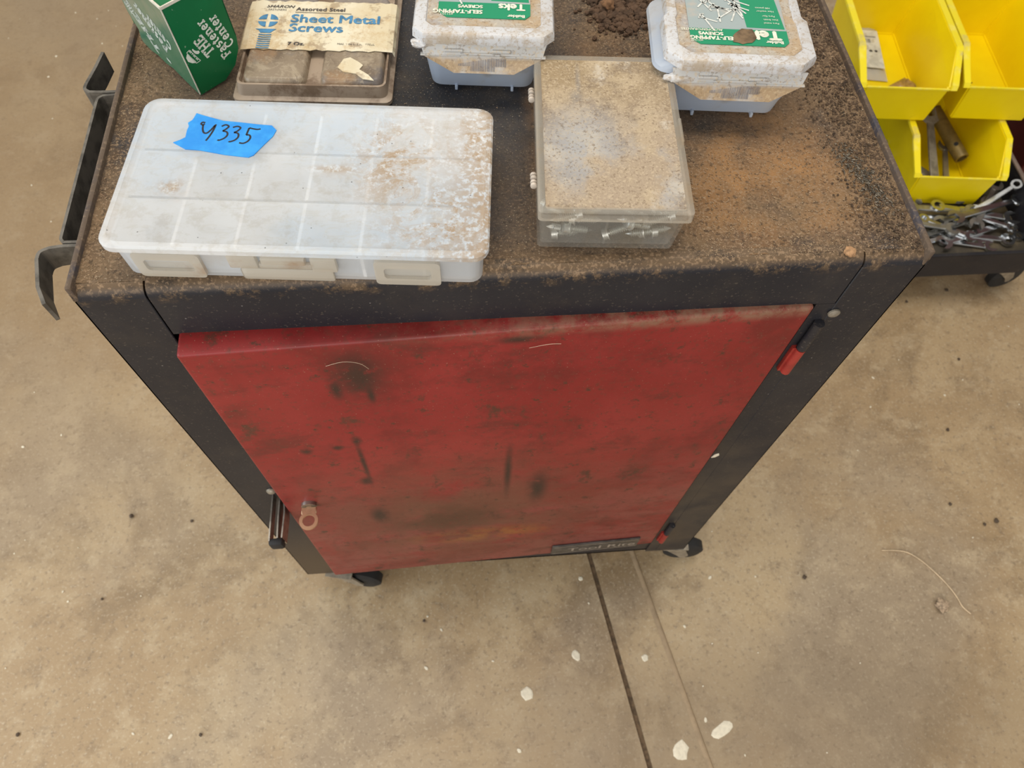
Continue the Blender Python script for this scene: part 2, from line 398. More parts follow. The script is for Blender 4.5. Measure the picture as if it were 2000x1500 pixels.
# key standing in the lock
bm = B()
kz = .318; kx0 = .028
cyl(bm, (kx0, .004, kz), (kx0, -.004, kz), .0085, 18)
o = obj('lock_cylinder', bm, STEEL, door, smooth=True)
bm = B()
box(bm, kx0 - .0028, kx0 + .0028, -.006, -.001, kz - .001, kz + .001)
box(bm, kx0 - .0085, kx0 + .0085, -.0130, -.0045, kz - .0012, kz + .0012, .0008, 1)
n = 22
for i in range(n):
    a0, a1 = 2 * math.pi * i / n, 2 * math.pi * (i + 1) / n
    q4 = [[(kx0 + rr * math.cos(a), -.0205 + rr * math.sin(a), kz + zz) for rr, zz in ((.0105, -.0013), (.0105, .0013), (.0068, .0013), (.0068, -.0013))] for a in (a0, a1)]
    loft(bm, q4, False, False)
o = obj('key', bm, simple('brass_key', (.66, .42, .26), .3, .7, .2, 80), door, smooth=True); o['label'] = 'small brass key with round eye'
# name badge
bm = B(); box(bm, .328, .462, -.0034, .0, .008, .046, .0012, 2)
bd = obj('name_badge', bm, simple('badge_chrome', (.16, .15, .14), .35, .7, .4, 60), door, smooth=True)
bm = B()
add_text(bm, 'Tool Rite', .352, .017, .022, sx=1.25, offset=.0004)
for s_ in ((.331, .459, .0105, .0125), (.331, .459, .0415, .0435)):
    merge(bm, flat([(s_[0], s_[2]), (s_[1], s_[2]), (s_[1], s_[3]), (s_[0], s_[3])]))
bmesh.ops.transform(bm, matrix=Matrix(((1, 0, 0, 0), (0, 0, -1, -.0038), (0, 1, 0, 0), (0, 0, 0, 1))), verts=bm.verts)
finish_flat('lettering', bm, simple('badge_silver', (.55, .50, .45), .3, .6), bd)
# hinges on the right-hand post
REDK = simple('hinge_red', (.33, .03, .022), .45, 0, .2)
for z0, z1, zr in ((.697, .736, .776), (.160, .199, .239)):
    bm = B(); cyl(bm, (.5560, -.0035, z0), (.5560, -.0035, z1), .0045, 14); box(bm, .5490, .556, -.0030, .0025, z0, z1)
    hg = obj('hinge', bm, REDK, cart, True, smooth=True)
    bm = B(); cyl(bm, (.5560, -.0035, z1 + .001), (.5560, -.0035, zr), .0045, 14)
    k = obj('upper_knuckle', bm, BLACK, None, smooth=True)
    k.parent = hg; k.matrix_parent_inverse = Matrix.Translation(-Vector(cart.location))
    bm = B(); lathe(bm, [(.0005, .0030), (.003, .0026), (.0048, .0014), (.005, 0)], Matrix.Translation((.5645, -.0005, zr + .010)) @ Matrix.Rotation(R(90), 4, 'X'))
    if z0 > .5: obj('rivet', bm, ZINC, cart, True, smooth=True)
# latch bracket on the left-hand post
bm = B()
strip(bm, [(.0362, .001), (.0362, -.055)], .438, .4535, .0016)
strip(bm, [(.0445, .001), (.0445, -.030), (.0450, -.052)], .432, .4535, .0016)
strip(bm, [(.0488, .001), (.0510, -.022), (.0500, -.052)], .43, .4535, .0016)
lb = obj('latch_bracket', bm, STEEL, cart, True)
bm = B(); box(bm, .0352, .0508, -.060, -.0515, .434, .4530, .003, 2)
o = obj('latch_tip', bm, RUBBER, None, smooth=True); o.parent = lb; o.matrix_parent_inverse = Matrix.Translation(-Vector(cart.location))
bm = B(); lathe(bm, [(.0005, .0042), (.0035, .0036), (.0055, .0016), (.0057, 0)], Matrix.Translation((.0385, -.0005, .468)) @ Matrix.Rotation(R(90), 4, 'X'))
obj('rivet', bm, ZINC, cart, True, smooth=True)
# strap bracket with two hooks on the left side
def strap(path, n=4): return [(p.x, p.y) for p in smooth_path([(a, b, 0) for a, b in path], n)]
bm = B()
strip(bm, [(-.0005, .0545), (-.016, .0545)] + strap([(-.019, .0545), (-.0212, .0575), (-.0215, .061)]) + strap([(-.0228, .200), (-.0222, .2045), (-.019, .2075)]) + [(-.0005, .2095)], H0 - .033, H0 - .0115, .0022)
sb = obj('strap_bracket', bm, DARKSTEEL, cart, True)
for s_, path in ((0, [(-.0005, .0515), (-.020, .0512)] + strap([(-.028, .050), (-.0338, .0465), (-.0345, .040)]) + [(-.0283, .0155), (-.0208, .0005)]), (1, [(-.0005, .2125), (-.024, .2125)] + strap([(-.031, .213), (-.0352, .2165), (-.0352, .223)]) + [(-.0315, .243), (-.0290, .262)])):
    bm = B(); strip(bm, path, H0 - .0315, H0 - .0118, .0026)
    o = obj('hook', bm, DARKSTEEL, None); o.parent = sb; o.matrix_parent_inverse = Matrix.Translation(-Vector(cart.location))
# casters
def caster(parent, x, y, yaw, top, r=.034):
    M_ = Matrix.Translation((x, y, 0)) @ Matrix.Rotation(yaw, 4, 'Z')
    bm = B(); t = B(); box(t, -.021, .021, -.021, .021, top - .004, top); 
    for ya in (-.016, .0135):
        fk = B(); prism(fk, [(-.018, top - .012), (.018, top - .012), (.033, r + .004), (.030, r - .008), (.021, r - .008), (.012, r + .006)], ya, ya + .0025)
        for v in fk.verts: v.co = (v.co.x, v.co.z, v.co.y)
        merge(t, fk)
    box(t, -.018, .018, -.016, .016, top - .016, top - .004, .003, 2)
    merge(bm, t, M_); c = obj('caster', bm, ZINC, parent, True)
    bm = B(); t = B()
    lathe(t, [(.008, -.011), (r * .8, -.011), (r, -.007), (r, .007), (r * .8, .011), (.008, .011)], Matrix.Translation((.026, 0, r)) @ Matrix.Rotation(R(90), 4, 'X'), 28)
    merge(bm, t, M_); w_ = obj('wheel', bm, RUBBER, None, smooth=True); w_.parent = c; w_.matrix_parent_inverse = Matrix.Translation(-Vector(parent.location))
    return c
caster(cart, .052, .012, R(-12), .09)
caster(cart, .598, .020, R(-4), .09)
caster(cart, .045, .39, R(100), .09)
caster(cart, .565, .39, R(60), .09)

# ------------------------------------------------------------------ long organizer box with a lid of milky plastic
dust_b = (.58, .44, .29)
q = Mat('milky_lid_plastic', (.88, .90, .92), .33, 0, .5)
q.over((.66, .80, .95), q.mul(q.nmask(7, .45, .62, detail=5), .55))
q.over((.78, .76, .71), q.mul(q.nmask(40, .48, .64, detail=8, rough=.75, dist=1.5, stretch=(1, 2.2, 1)), .6)); q.over((.62, .56, .47), q.mul(q.nmask(90, .50, .64, detail=6, rough=.7), .35))
st = q.mx(q.mx(q.spot((.187, .083, .03), (.035, .05, 1), .9), q.spot((.225, .03, .03), (.05, .04, 1), .9)), q.spot((.245, .095, .03), (.03, .06, 1), .9))
dm = q.mul(st, q.nmask(34, .44, .56, detail=9, rough=.8, dist=1.6))
dm = q.mx(dm, q.mul(q.spot((.037, .052, .03), (.011, .009, 1), 1), q.nmask(120, .35, .6, detail=4)))
dm = q.mx(dm, q.mul(q.spot((.145, .073, .03), (.02, .0045, 1), .9), .85))
dm = q.mx(dm, q.mul(q.mapr(q.axis(0), .19, .26), q.nmask(14, .40, .56, detail=8, rough=.75)))
q.over((.47, .31, .16), q.mul(q.mul(dm, q.nmask(260, .34, .54, detail=4)), .9))
q.over((.84, .83, .78), q.mul(q.nmask(50, .54, .66, detail=9, rough=.8, dist=2.0), .55))
q.over((.05, .04, .03), q.voro(95, .035, .055))
q.bump(q.noise(120, 5), .12, .0008)
q.rough(q.noise(20, 5), .25, .5)
LIDM = q.done(clear=q.mul(q.math('SUBTRACT', 1.0, q.mul(dm, .5)), .48), translucent=.20)
q = Mat('clear_body_plastic', (.80, .82, .84), .25); q.over((.72, .62, .48), q.mul(q.nmask(30, .5, .75, detail=6), .4))
BODYM = q.done(clear=.50, translucent=.35)
DIV = simple('white_divider_plastic', (.86, .88, .90), .4, 0, .08); PALE = simple('blue_grey_insert', (.48, .56, .66), .5, 0, .3, 40)
q = Mat('cream_latch_plastic', (.66, .61, .52), .32); q.over((.45, .28, .15), q.mul(q.nmask(26, .56, .74, detail=7), .7))
LATCHM = q.done(clear=.42, translucent=.2)
ANG = R(-5.0)
og = thing('organizer_box', 'long flat milky plastic compartment box with blue tape on its lid', 'storage box', (.0331, .0078, H0 + .001), ANG)
# local frame: x to the right along the front, y to the back
LW, LD = .2525, .138
bm = B()
bx0, bx1, by0, by1 = .0045, LW - .0035, .0045, LD - .004
rings = [ring(rrect(bx0 + .003, bx1 - .003, by0 + .003, by1 - .003, .008), 0), ring(rrect(bx0 + .001, bx1 - .001, by0 + .001, by1 - .001, .009), .002), ring(rrect(bx0, bx1, by0, by1, .010), .031)]
inn = [ring(rrect(bx0 + .0018, bx1 - .0018, by0 + .0018, by1 - .0018, .0085), .031), ring(rrect(bx0 + .0035, bx1 - .0035, by0 + .0035, by1 - .0035, .007), .002)]
loft(bm, rings + inn); obj('tray', bm, BODYM, og, smooth=True)
bm = B()
for yy in (.048, .092): box(bm, bx0 + .003, bx1 - .003, yy - .0011, yy + .0011, .0022, .0305)
for k in range(1, 6):
    xx = bx0 + (bx1 - bx0) * k / 6; box(bm, xx - .0011, xx + .0011, by0 + .003, by1 - .003, .0022, .0300)
obj('dividers', bm, DIV, og)
bm = B(); box(bm, bx0 + .006, bx1 - .006, by0 + .006, by1 - .006, .0020, .0027); obj('tray_floor', bm, PALE, og)
bm = B()
rr_ = .011
loft(bm, [ring(rrect(.0008, LW - .0008, .0008, LD - .0008, rr_), .0305), ring(rrect(0, LW, 0, LD, rr_), .0312), ring(rrect(0, LW, 0, LD, rr_), .0352), ring(rrect(.0012, LW - .0012, .0012, LD - .0012, rr_), .0366), ring(rrect(.0045, LW - .0045, .0045, LD - .0045, .009), .0370), ring(rrect(.0052, LW - .0052, .0052, LD - .0052, .009), .0364)])
obj('lid', bm, LIDM, og, smooth=True)
# front latches: two frames with a slot and the wide clasp in the middle
def frame_latch(x0, x1, z0, z1):
    bm = B(); y0, y1 = .0018, .0050
    outer = rrect(x0, x1, z0, z1, .003, 3)
    cx, cz = (x0 + x1) / 2, (z0 + z1) / 2; hw, hh = (x1 - x0) * .36, .0055
    slot = [];
    base = rrect(cx - hw, cx + hw, cz - hh, cz + hh, .0028, 3)
    loft(bm, [[(x, y1, z) for x, z in outer], [(x, y0, z) for x, z in outer], [(x, y0, z) for x, z in base], [(x, y0 + .0025, z) for x, z in base]], True, False)
    return bm
obj('latch', frame_latch(.018, .062, .004, .028), LATCHM, og)
obj('latch', frame_latch(.176, .220, .002, .026), LATCHM, og)
bm = B()
box(bm, .081, .100, .0000, .0046, .0175, .0300, .0012); box(bm, .135, .152, .0000, .0046, .0155, .0290, .0012)
box(bm, .100, .135, .0012, .0046, .0165, .0215, .001); box(bm, .086, .148, .0022, .0046, .003, .0150, .002); box(bm, .103, .132, -.0006, .0040, .0225, .0290, .001)
obj('clasp', bm, LATCHM, og, smooth=True)
# blue masking tape with the handwritten number
TAPE = Mat('blue_tape', (.012, .25, .72), .55); TAPE.over((.03, .34, .80), TAPE.nmask(60, .4, .7)); TAPE.bump(TAPE.noise(300, 3), .25, .0005); TAPE = TAPE.done()
Mi = Matrix.Rotation(-ANG, 4, 'Z') @ Matrix.Translation((-.0331, -.0078, 0))
def lid_pt(px, py, z=.893):
    v = Mi @ fpt(px, py, z); return (v.x, v.y)
outline = [lid_pt(*p) for p in [(384, 221), (400, 226), (437, 236), (470, 239), (505, 243), (531, 245), (540, 254), (533, 266), (515, 283), (495, 303), (485, 307), (440, 302), (390, 293), (362, 291), (338, 278), (352, 273), (362, 268), (365, 255), (369, 246), (367, 240), (376, 234), (380, 228)]]
bm = B(); prism(bm, outline, .0365, .03705)
tp = obj('tape', bm, TAPE, og); tp['label'] = 'blue tape'
bm = B()
INK = simple('black_ink', (.012, .012, .02), .6)
pen = [[(401, 240), (396, 239), (393, 242), (396, 244), (400, 242)], [(397, 244), (396, 252), (398, 259), (404, 260), (412, 254), (420, 245)], [(422, 243), (417, 254), (410, 265), (402, 275)],
       [(433, 247), (441, 244), (447, 247), (442, 252), (435, 256)], [(435, 256), (443, 258), (444, 264), (438, 270), (428, 274), (425, 273)],
       [(455, 249), (464, 247), (470, 250), (464, 256), (457, 259)], [(457, 259), (465, 261), (465, 268), (458, 274), (449, 277), (447, 276)],
       [(487, 250), (484, 257), (481, 264)], [(487, 250), (496, 252), (503, 253), (509, 252)], [(481, 264), (487, 264), (489, 269), (484, 276), (475, 280), (467, 279)]]
for s_ in pen: stroke(bm, [lid_pt(p.x, p.y) for p in smooth_path([(a, b, 0) for a, b in s_], 5)], .00135, .03712)
finish_flat('handwriting', bm, INK, tp)
# the hardware in the compartments, seen dimly through the lid
def screw_bm(L, r=.0022, n=8, hexh=True):
    bm = B()
    prof = [(.0003, 0), (r * .8, r * 1.6)]
    z = r * 1.6; k = 0
    while z < L * .93:
        prof += [(r * 1.12, z + .0004), (r * .78, z + .0009)]; z += .0014
    prof += [(r * .8, L)]
    lathe(bm, prof, None, n)
    lathe(bm, [(r * 2.05, L), (r * 2.05, L + .0008), (r * 1.65, L + .0010), (r * 1.65, L + .0042), (r * 1.3, L + .0047)], None, 6 if not hexh else 12)
    return bm
def scatter_screws(n, xr, yr, zr, L, r, nn=5):
    bm = B()
    me = bpy.data.meshes.new('t'); t = screw_bm(L, r, nn); t.to_mesh(me); t.free()
    for i in range(n):
        Mx = Matrix.Translation((random.uniform(*xr), random.uniform(*yr), random.uniform(*zr))) @ Matrix.Rotation(random.uniform(0, 6.28), 4, 'Z') @ Matrix.Rotation(R(90 + random.uniform(-14, 14)), 4, 'Y') @ Matrix.Translation((0, 0, -L / 2))
        k = len(bm.verts); bm.from_mesh(me); bm.verts.ensure_lookup_table(); bmesh.ops.transform(bm, matrix=Mx, verts=bm.verts[k:])
    return bm
bm = B()
fill = {(2, 1): 34, (3, 1): 34, (4, 1): 36, (3, 0): 9, (5, 2): 26, (4, 2): 16, (2, 2): 10, (1, 1): 8, (5, 0): 8, (0, 0): 7, (1, 2): 7, (2, 0): 6, (4, 0): 5}
for (i, j), n in fill.items():
    x0 = bx0 + (bx1 - bx0) * i / 6; ys = (by0, .048, .092, by1); sl = .014
    merge(bm, scatter_screws(n, (x0 + .013, x0 + .027), (ys[j] + .013, ys[j + 1] - .013), (.007, .015), sl, .0016, 5))
o = obj('loose_screws', bm, simple('screw_zinc', (.13, .17, .22), .35, .5, .4, 60)); o.location = og.location; o.rotation_euler = og.rotation_euler
tag(o, 'small zinc screws seen dimly inside the long milky compartment box', 'screws', None, 'stuff')

# ------------------------------------------------------------------ small clear box with a dusty lid
SA = R(-4.1)
sbx = thing('screw_box', 'small clear hinged plastic box with thick brown dust on its lid', 'storage box', (.3205, .0203, H0 + .001), SA)
SW, SD = .1045, .157
q = Mat('scratched_clear_plastic', (.48, .46, .41), .18); q.over((.40, .33, .23), q.mul(q.nmask(24, .48, .64, detail=7), .6))
CLR = q.done(clear=.84)
q = Mat('dusty_lid', (.37, .285, .20), .75)
q.over((.30, .215, .115), q.mul(q.mapr(q.axis(1), .07, .14), .9))
q.over((.46, .36, .235), q.mul(q.nmask(14, .46, .60, detail=8, rough=.72), .75))
q.over((.20, .145, .095), q.mul(q.nmask(17, .49, .62, detail=8, rough=.75), .75))
gl = q.mul(q.mx(q.spot((.032, .058, .03), (.034, .045, 1), .9), q.spot((.08, .04, .03), (.02, .05, 1), .9)), q.nmask(18, .42, .58, detail=6))
q.over((.50, .51, .53), q.mul(gl, .8))
q.over((.60, .55, .47), q.mul(q.nmask(22, .54, .66, detail=7, rough=.7), .65))
q.over((.22, .16, .10), q.mul(q.spot((.092, .14, .03), (.014, .03, 1), .9), .55))
q.over((.24, .22, .20), q.mul(q.mx(q.spot((.032, .128, .03), (.0022, .020, 1), .9), q.spot((.030, .112, .03), (.005, .008, 1), 1)), .6))
q.over((.56, .45, .31), q.mul(q.nmask(600, .5, .64, detail=3), .5))
q.over((.17, .115, .07), q.mul(q.nmask(520, .55, .66, detail=3), .6))
q.over((.04, .03, .025), q.voro(75, .025, .045))
q.bump(q.noise(420, 5), .4, .0008)
DUSTLID = q.done(clear=q.mul(gl, .30))
bm = B()
i0 = .0022
loft(bm, [ring(rrect(.001, SW - .0065, .0025, SD - .004, .003, 3), 0), ring(rrect(.0006, SW - .0025, .0012, SD - .0012, .003, 3), .0325), ring(rrect(.0006 + i0, SW - .0025 - i0, .0012 + i0, SD - .0012 - i0, .002, 3), .0325), ring(rrect(.001 + i0, SW - .0065 - i0, .0025 + i0, SD - .004 - i0, .002, 3), i0)])
obj('body', bm, CLR, sbx, smooth=True)
bm = B(); box(bm, .0475, .0490, .004, SD - .005, .0024, .030)
box(bm, .003, .097, .076, .0775, .0024, .030)
obj('dividers', bm, CLR, sbx)
bm = B()
lo, li = rrect(-.0006, SW + .0006, -.0012, SD, .003, 3), rrect(.0016, SW - .0016, .001, SD - .0022, .0025, 3)
loft(bm, [ring(li, .0315), ring(lo, .0315), ring(lo, .0395), ring(rrect(.0004, SW - .0004, -.0002, SD - .001, .003, 3), .0403), ring(rrect(.0042, SW - .0042, .0036, SD - .0045, .0015, 3), .0403), ring(rrect(.0046, SW - .0046, .004, SD - .005, .0015, 3), .0392)], False, False)
q = Mat('lid_frame_plastic', (.52, .47, .39), .35); q.over((.56, .44, .30), q.nmask(30, .45, .7, detail=6)); LF = q.done(clear=.62)
lid = obj('lid', bm, LF, sbx, smooth=True)
bm = B(); prism(bm, rrect(.0044, SW - .0044, .0038, SD - .0048, .0015, 3), .0383, .0394); o = obj('lid_panel', bm, DUSTLID, lid); o['label'] = 'dust covered lid panel'
HP = simple('hinge_plastic', (.58, .50, .42), .4)
for y in (.034, .120):
    for k in range(4):
        bm = B(); lathe(bm, [(.0012, -.0014), (.0023, -.0010), (.0025, 0), (.0023, .0010), (.0012, .0014)], Matrix.Translation((-.0028, y - .0048 + .0034 * k, .033 - .0006 * (k % 2))) @ Matrix.Rotation(R(90), 4, 'X'), 10)
        obj('hinge_knuckle', bm, HP, sbx, smooth=True)
bm = B(); box(bm, SW - .0006, SW + .0016, .068, .092, .032, .0395, .0008); obj('catch_tab', bm, LF, sbx)
sl, sr = .0185, .0026
me_scr = bpy.data.meshes.new('screw'); t = screw_bm(sl, sr, 10); t.to_mesh(me_scr); t.free(); me_scr.materials.append(simple('bright_zinc', (.62, .62, .57), .34, .75, .2, 90))
for p in me_scr.polygons: p.use_smooth = True
me_scr.set_sharp_from_angle(angle=R(50))
MS = Matrix.Translation(sbx.location) @ Matrix.Rotation(SA, 4, 'Z')
plc = [(.0150, .0100, .0120, 12, 22), (.0310, .0100, .0110, 188, -16), (.0360, .0105, .0210, 170, 8), (.0180, .0110, .0215, 8, -12), (.0255, .0190, .0125, 30, 20), (.0600, .0100, .0120, 186, 24), (.0640, .0105, .0215, 12, 14), (.0865, .0100, .0115, 172, 22), (.0830, .0105, .0210, 8, -18), (.0745, .0100, .0165, 190, -20), (.0745, .0190, .0090, 20, 5), (.0400, .0200, .0190, 200, 12), (.0660, .0200, .0190, 150, -16), (.0900, .0200, .0180, 40, 14), (.0150, .0200, .0180, 140, 10), (.0240, .0098, .0085, 184, 6), (.0730, .0098, .0085, 3, -6), (.0300, .0290, .0110, 70, 10), (.0180, .0300, .0130, 20, 14), (.0840, .0300, .0120, 110, 12), (.0680, .0300, .0130, 160, 10), (.0240, .0290, .0200, 120, -10), (.0760, .0290, .0210, 30, -10)]
for i, (x, y, z, a, tilt) in enumerate(plc):
    o = bpy.data.objects.new('screw', me_scr); COL.objects.link(o)
    o.matrix_world = MS @ Matrix.Translation((x, y, z)) @ Matrix.Rotation(R(a), 4, 'Z') @ Matrix.Rotation(R(90 + tilt), 4, 'Y') @ Matrix.Translation((0, 0, -sl / 2))
    tag(o, 'zinc hex-washer screw behind the front of the dusty clear box', 'screw', 'screws in the small dusty box')
for i in range(44):
    left = i % 2; x = random.uniform(.018, .034) if left else random.uniform(.064, .086); y = random.uniform(.038, .060) if i < 24 else random.uniform(.094, .138)
    o = bpy.data.objects.new('screw', me_scr); COL.objects.link(o)
    o.matrix_world = MS @ Matrix.Translation((x, y, random.uniform(.010, .021))) @ Matrix.Rotation(random.uniform(0, 6.28), 4, 'Z') @ Matrix.Rotation(R(90 + random.uniform(-18, 18)), 4, 'Y') @ Matrix.Translation((0, 0, -sl / 2))
    tag(o, 'zinc hex-washer screw in the heap under the dust covered lid', 'screw', 'screws deep in the small dusty box')

# ------------------------------------------------------------------ flat compartment case with the paper label
FA = R(-4.0)
fb = thing('screw_case', 'flat grimy compartment case with torn cream paper label around it', 'case', (.0925, .1795, H0 + .001), FA)
FW, FD = .1262, .180
q = Mat('grimy_clear_case', (.27, .21, .145), .42)
q.over((.165, .12, .08), q.nmask(16, .46, .60, detail=8, rough=.72)); q.over((.42, .345, .245), q.mul(q.nmask(34, .50, .62, detail=9, rough=.8, dist=1.4), .7))
q.over((.13, .135, .16), q.mul(q.nmask(12, .50, .62, detail=5), .6)); q.over((.34, .20, .095), q.mul(q.nmask(20, .54, .66, detail=6), .6))
q.over((.24, .225, .24), q.mul(q.mapr(q.axis(1), .09, .12), .7)); q.over((.40, .33, .24), q.mul(q.nmask(260, .55, .64, detail=4), .5))
q.bump(q.noise(120, 5), .3, .0008)
CASE = q.done()
q = Mat('case_flange', (.43, .335, .25), .4); q.over((.22, .15, .10), q.nmask(26, .47, .62, detail=7, rough=.72)); FLG = q.done(clear=.12)
bm = B()
loft(bm, [ring(rrect(0, FW, 0, FD, .006, 4), 0), ring(rrect(0, FW, 0, FD, .006, 4), .003), ring(rrect(.0035, FW - .0035, .0035, FD - .0035, .006, 4), .0045), ring(rrect(.005, FW - .004, .005, FD - .004, .006, 4), .0142), ring(rrect(.0068, FW - .0055, .0068, FD - .0055, .005, 4), .0142), ring(rrect(.0076, FW - .0063, .0076, FD - .0063, .005, 4), .0102)])
obj('base', bm, FLG, fb, smooth=True)
for j in range(3):
    for i in range(2):
        x0 = .0088 + i * .0606; y0 = .0085 + j * .0570; x1 = x0 + .0500; y1 = y0 + .0510
        rd = .0065
        bm = B()
        loft(bm, [ring(rrect(x0, x1, y0, y1, rd, 4), .0100), ring(rrect(x0 + .0012, x1 - .0012, y0 + .0012, y1 - .0012, rd, 4), .0145), ring(rrect(x0 + .0026, x1 - .0026, y0 + .0026, y1 - .0026, rd, 4), .0158), ring(rrect(x0 + .0034, x1 - .0034, y0 + .0034, y1 - .0034, .006, 4), .0160)], False)
        obj('compartment_lid', bm, CASE, fb, smooth=True)
q = Mat('cream_paper', (.66, .57, .39), .75)
q.over((.76, .70, .54), q.nmask(12, .44, .58, detail=6)); q.over((.52, .36, .17), q.mul(q.nmask(20, .48, .62, detail=9, rough=.78), .75)); q.over((.28, .18, .10), q.mul(q.nmask(75, .54, .64, detail=6), .6))
q.over((.50, .34, .16), q.mul(q.mapr(q.axis(0), .02, .0), .5))
q.bump(q.noise(40, 5), .25, .002)
PAPER = q.done()
bm = B(); n = 26
ly0, ly1 = .0435, .1050
def lab_edge(s, x): return (ly0 if s == 0 else ly1) + .0011 * math.sin(x * 520 + s) * (.4 + .6 * math.sin(x * 131) ** 2) + (.0008 * mnoise.noise(Vector((x * 300, s * 9, 0))))
prof = [(-.0004, .0105), (.0028, .0152)] + [(.0028 + (FW - .0040) * k / n, .0166) for k in range(1, n)] + [(FW - .0012, .0155), (FW + .0004, .0115)]
rings = []
for x, z in prof:
    ea, eb = lab_edge(0, x), lab_edge(1, x); cc = .0004 * mnoise.noise(Vector((x * 90, 2, 0)))
    rings.append([(x, ea, z), (x, eb, z), (x, eb, z + .0004 + cc * .2), (x, (ea + eb) / 2, z + .0006), (x, ea, z + .0004)])
loft(bm, rings); lab = obj('paper_label', bm, PAPER, fb); lab['label'] = 'cream printed paper label'
bm = B(); bm2 = B(); zt = .0175
def wear(t, lim=.18, seed=0):
    kill = [f for f in t.faces if mnoise.noise(Vector((f.calc_center_median().x * 330 + seed, f.calc_center_median().y * 330, 0))) > lim]
    bmesh.ops.delete(t, geom=kill, context='FACES'); return t
def ptext(bm, s, x, y, size, wearlim=None, **k):
    t = B(); add_text(t, s, x, y, size, z=zt, **k)
    if wearlim is not None:
        bmesh.ops.triangulate(t, faces=t.faces[:])
        bmesh.ops.subdivide_edges(t, edges=[e for e in t.edges if e.calc_length() > .0012], cuts=1); bmesh.ops.triangulate(t, faces=t.faces[:]); wear(t, wearlim)
    merge(bm, t)
ptext(bm, 'Sheet Metal', .0385, .0772, .0142, offset=.00042, sx=1.10, wearlim=.5)
ptext(bm, 'Screws', .0385, .0655, .0142, offset=.00042, sx=1.10, wearlim=.5)
# round cross-slot head and threaded shank
cx, cy, rr = .0205, .0785, .0082
for a in range(4):
    pts = []
    for k in range(9):
        t = R(90 * a + 9 + 72 * k / 8); pts.append((cx + rr * math.cos(t), cy + rr * math.sin(t)))
    c_ = (cx + .0016 * math.copysign(1, math.cos(R(90 * a + 45))), cy + .0016 * math.copysign(1, math.sin(R(90 * a + 45))))
    merge(bm, flat([c_] + pts, zt))
merge(bm, flat([(cx - .0090, .0678), (cx + .0085, .0678), (cx + .0060, .0656), (cx + .0038, .0628), (cx - .0042, .0628), (cx - .0060, .0661)], zt))
for k in range(7): stroke(bm, [(cx - .0052, .0610 - k * .0027), (cx - .001, .0602 - k * .0027), (cx + .0052, .0607 - k * .0027)], .0011, zt)
BLUEINK = simple('faded_blue_ink', (.075, .26, .48), .7, 0, .35, 160)
finish_flat('blue_print', bm, BLUEINK, lab)
BLK = simple('faded_black_ink', (.07, .06, .06), .7)
for nm_, tx_, x_, y_, sz_, kw_ in (('maker_print', 'SHARON', .0165, .0955, .0047, dict(shear=.3, offset=.0001, sx=1.2, wearlim=.6)), ('maker_print', 'FASTENERS', .0185, .0918, .0030, dict(wearlim=.3)),
                                   ('heading_print', 'Assorted Steel', .0415, .0922, .0060, dict(offset=.00015, sx=1.15, wearlim=.55)), ('weight_print', '7 Oz.', .0400, .0485, .0052, dict(offset=.0002, sx=1.2, wearlim=.45)), ('small_print', 'MADE IN U.S.A.   STEEL', .0800, .0500, .0030, dict(wearlim=.2))):
    bm2 = B(); ptext(bm2, tx_, x_, y_, sz_, **kw_); finish_flat(nm_, bm2, BLK, lab)
bm2 = B(); stroke(bm2, [(.0410, .0902), (.0880, .0892)], .0005, zt); finish_flat('rule_print', bm2, BLK, lab)
bm = B()
pts = [(.083, .024), (.087, .034), (.092, .036), (.099, .031), (.103, .027), (.1005, .022), (.108, .016), (.113, .0095), (.104, .011), (.098, .017), (.088, .019)]
prism(bm, pts, .0161, .0168); obj('paper_scrap', bm, PAPER, fb)

# ------------------------------------------------------------------ green carton
GA = R(40)
gb = thing('carton', 'small torn green printed cardboard carton beside the flat grimy case', 'carton', (.0661, .1895, H0 + .001), 0, None, (0, R(-2.4), GA))
GW, GL, GH = .046, .083, .0770
q = Mat('green_carton', (.003, .135, .042), .35); q.over((.005, .18, .06), q.mul(q.nmask(20, .5, .7), .5)); q.over((.45, .55, .42), q.mul(q.nmask(300, .66, .74), .5)); GREEN = q.done()
q = Mat('green_carton_sheen', (.035, .16, .085), .22, 0, .7); q.over((.20, .27, .22), q.mul(q.nmask(9, .4, .7, detail=5), .75)); q.over((.30, .27, .21), q.mul(q.mapr(q.axis(2), .02, .09), q.nmask(14, .35, .65))); GREENSHEEN = q.done()  # side panel: grey-green reflection mixed into the base colour
CARD = simple('raw_board', (.66, .62, .52), .85)
th = .0008
def panel(pts3, nrm):
    bm = B(); a = [bm.verts.new(p) for p in pts3]; f = bm.faces.new(a)
    n_ = Vector(nrm) * th; b = [bm.verts.new(Vector(p) + n_) for p in pts3]
    bm.faces.new(b[::-1])
    for i in range(len(a)): j = (i + 1) % len(a); bm.faces.new((a[j], a[i], b[i], b[j]))
    return bm
obj('front_panel', panel([(0, 0, 0), (.024, 0, .0005), (.0365, 0, .008), (GW - .002, 0, .0195), (GW, 0, .030), (GW, 0, GH), (0, 0, GH)], (0, 1, 0)), GREEN, gb)
rag = [(0, GL - .002, GH), (0, GL + .001, .030), (0, GL - .004, .0165), (0, GL + .0015, .006), (0, GL + .001, .0015), (0, GL - .010, -.0003), (0, GL - .022, .0022), (0, GL - .034, .001), (0, GL - .046, .0035), (0, GL - .058, .0015), (0, .012, 0), (0, 0, 0), (0, 0, GH)]
lp = obj('side_panel', panel(rag, (1, 0, 0)), GREENSHEEN, gb)
obj('side_panel', panel([(GW, 0, .030), (GW, .02, .024), (GW, .05, .022), (GW, GL, .024), (GW, GL, GH), (GW, 0, GH)], (-1, 0, 0)), GREEN, gb)
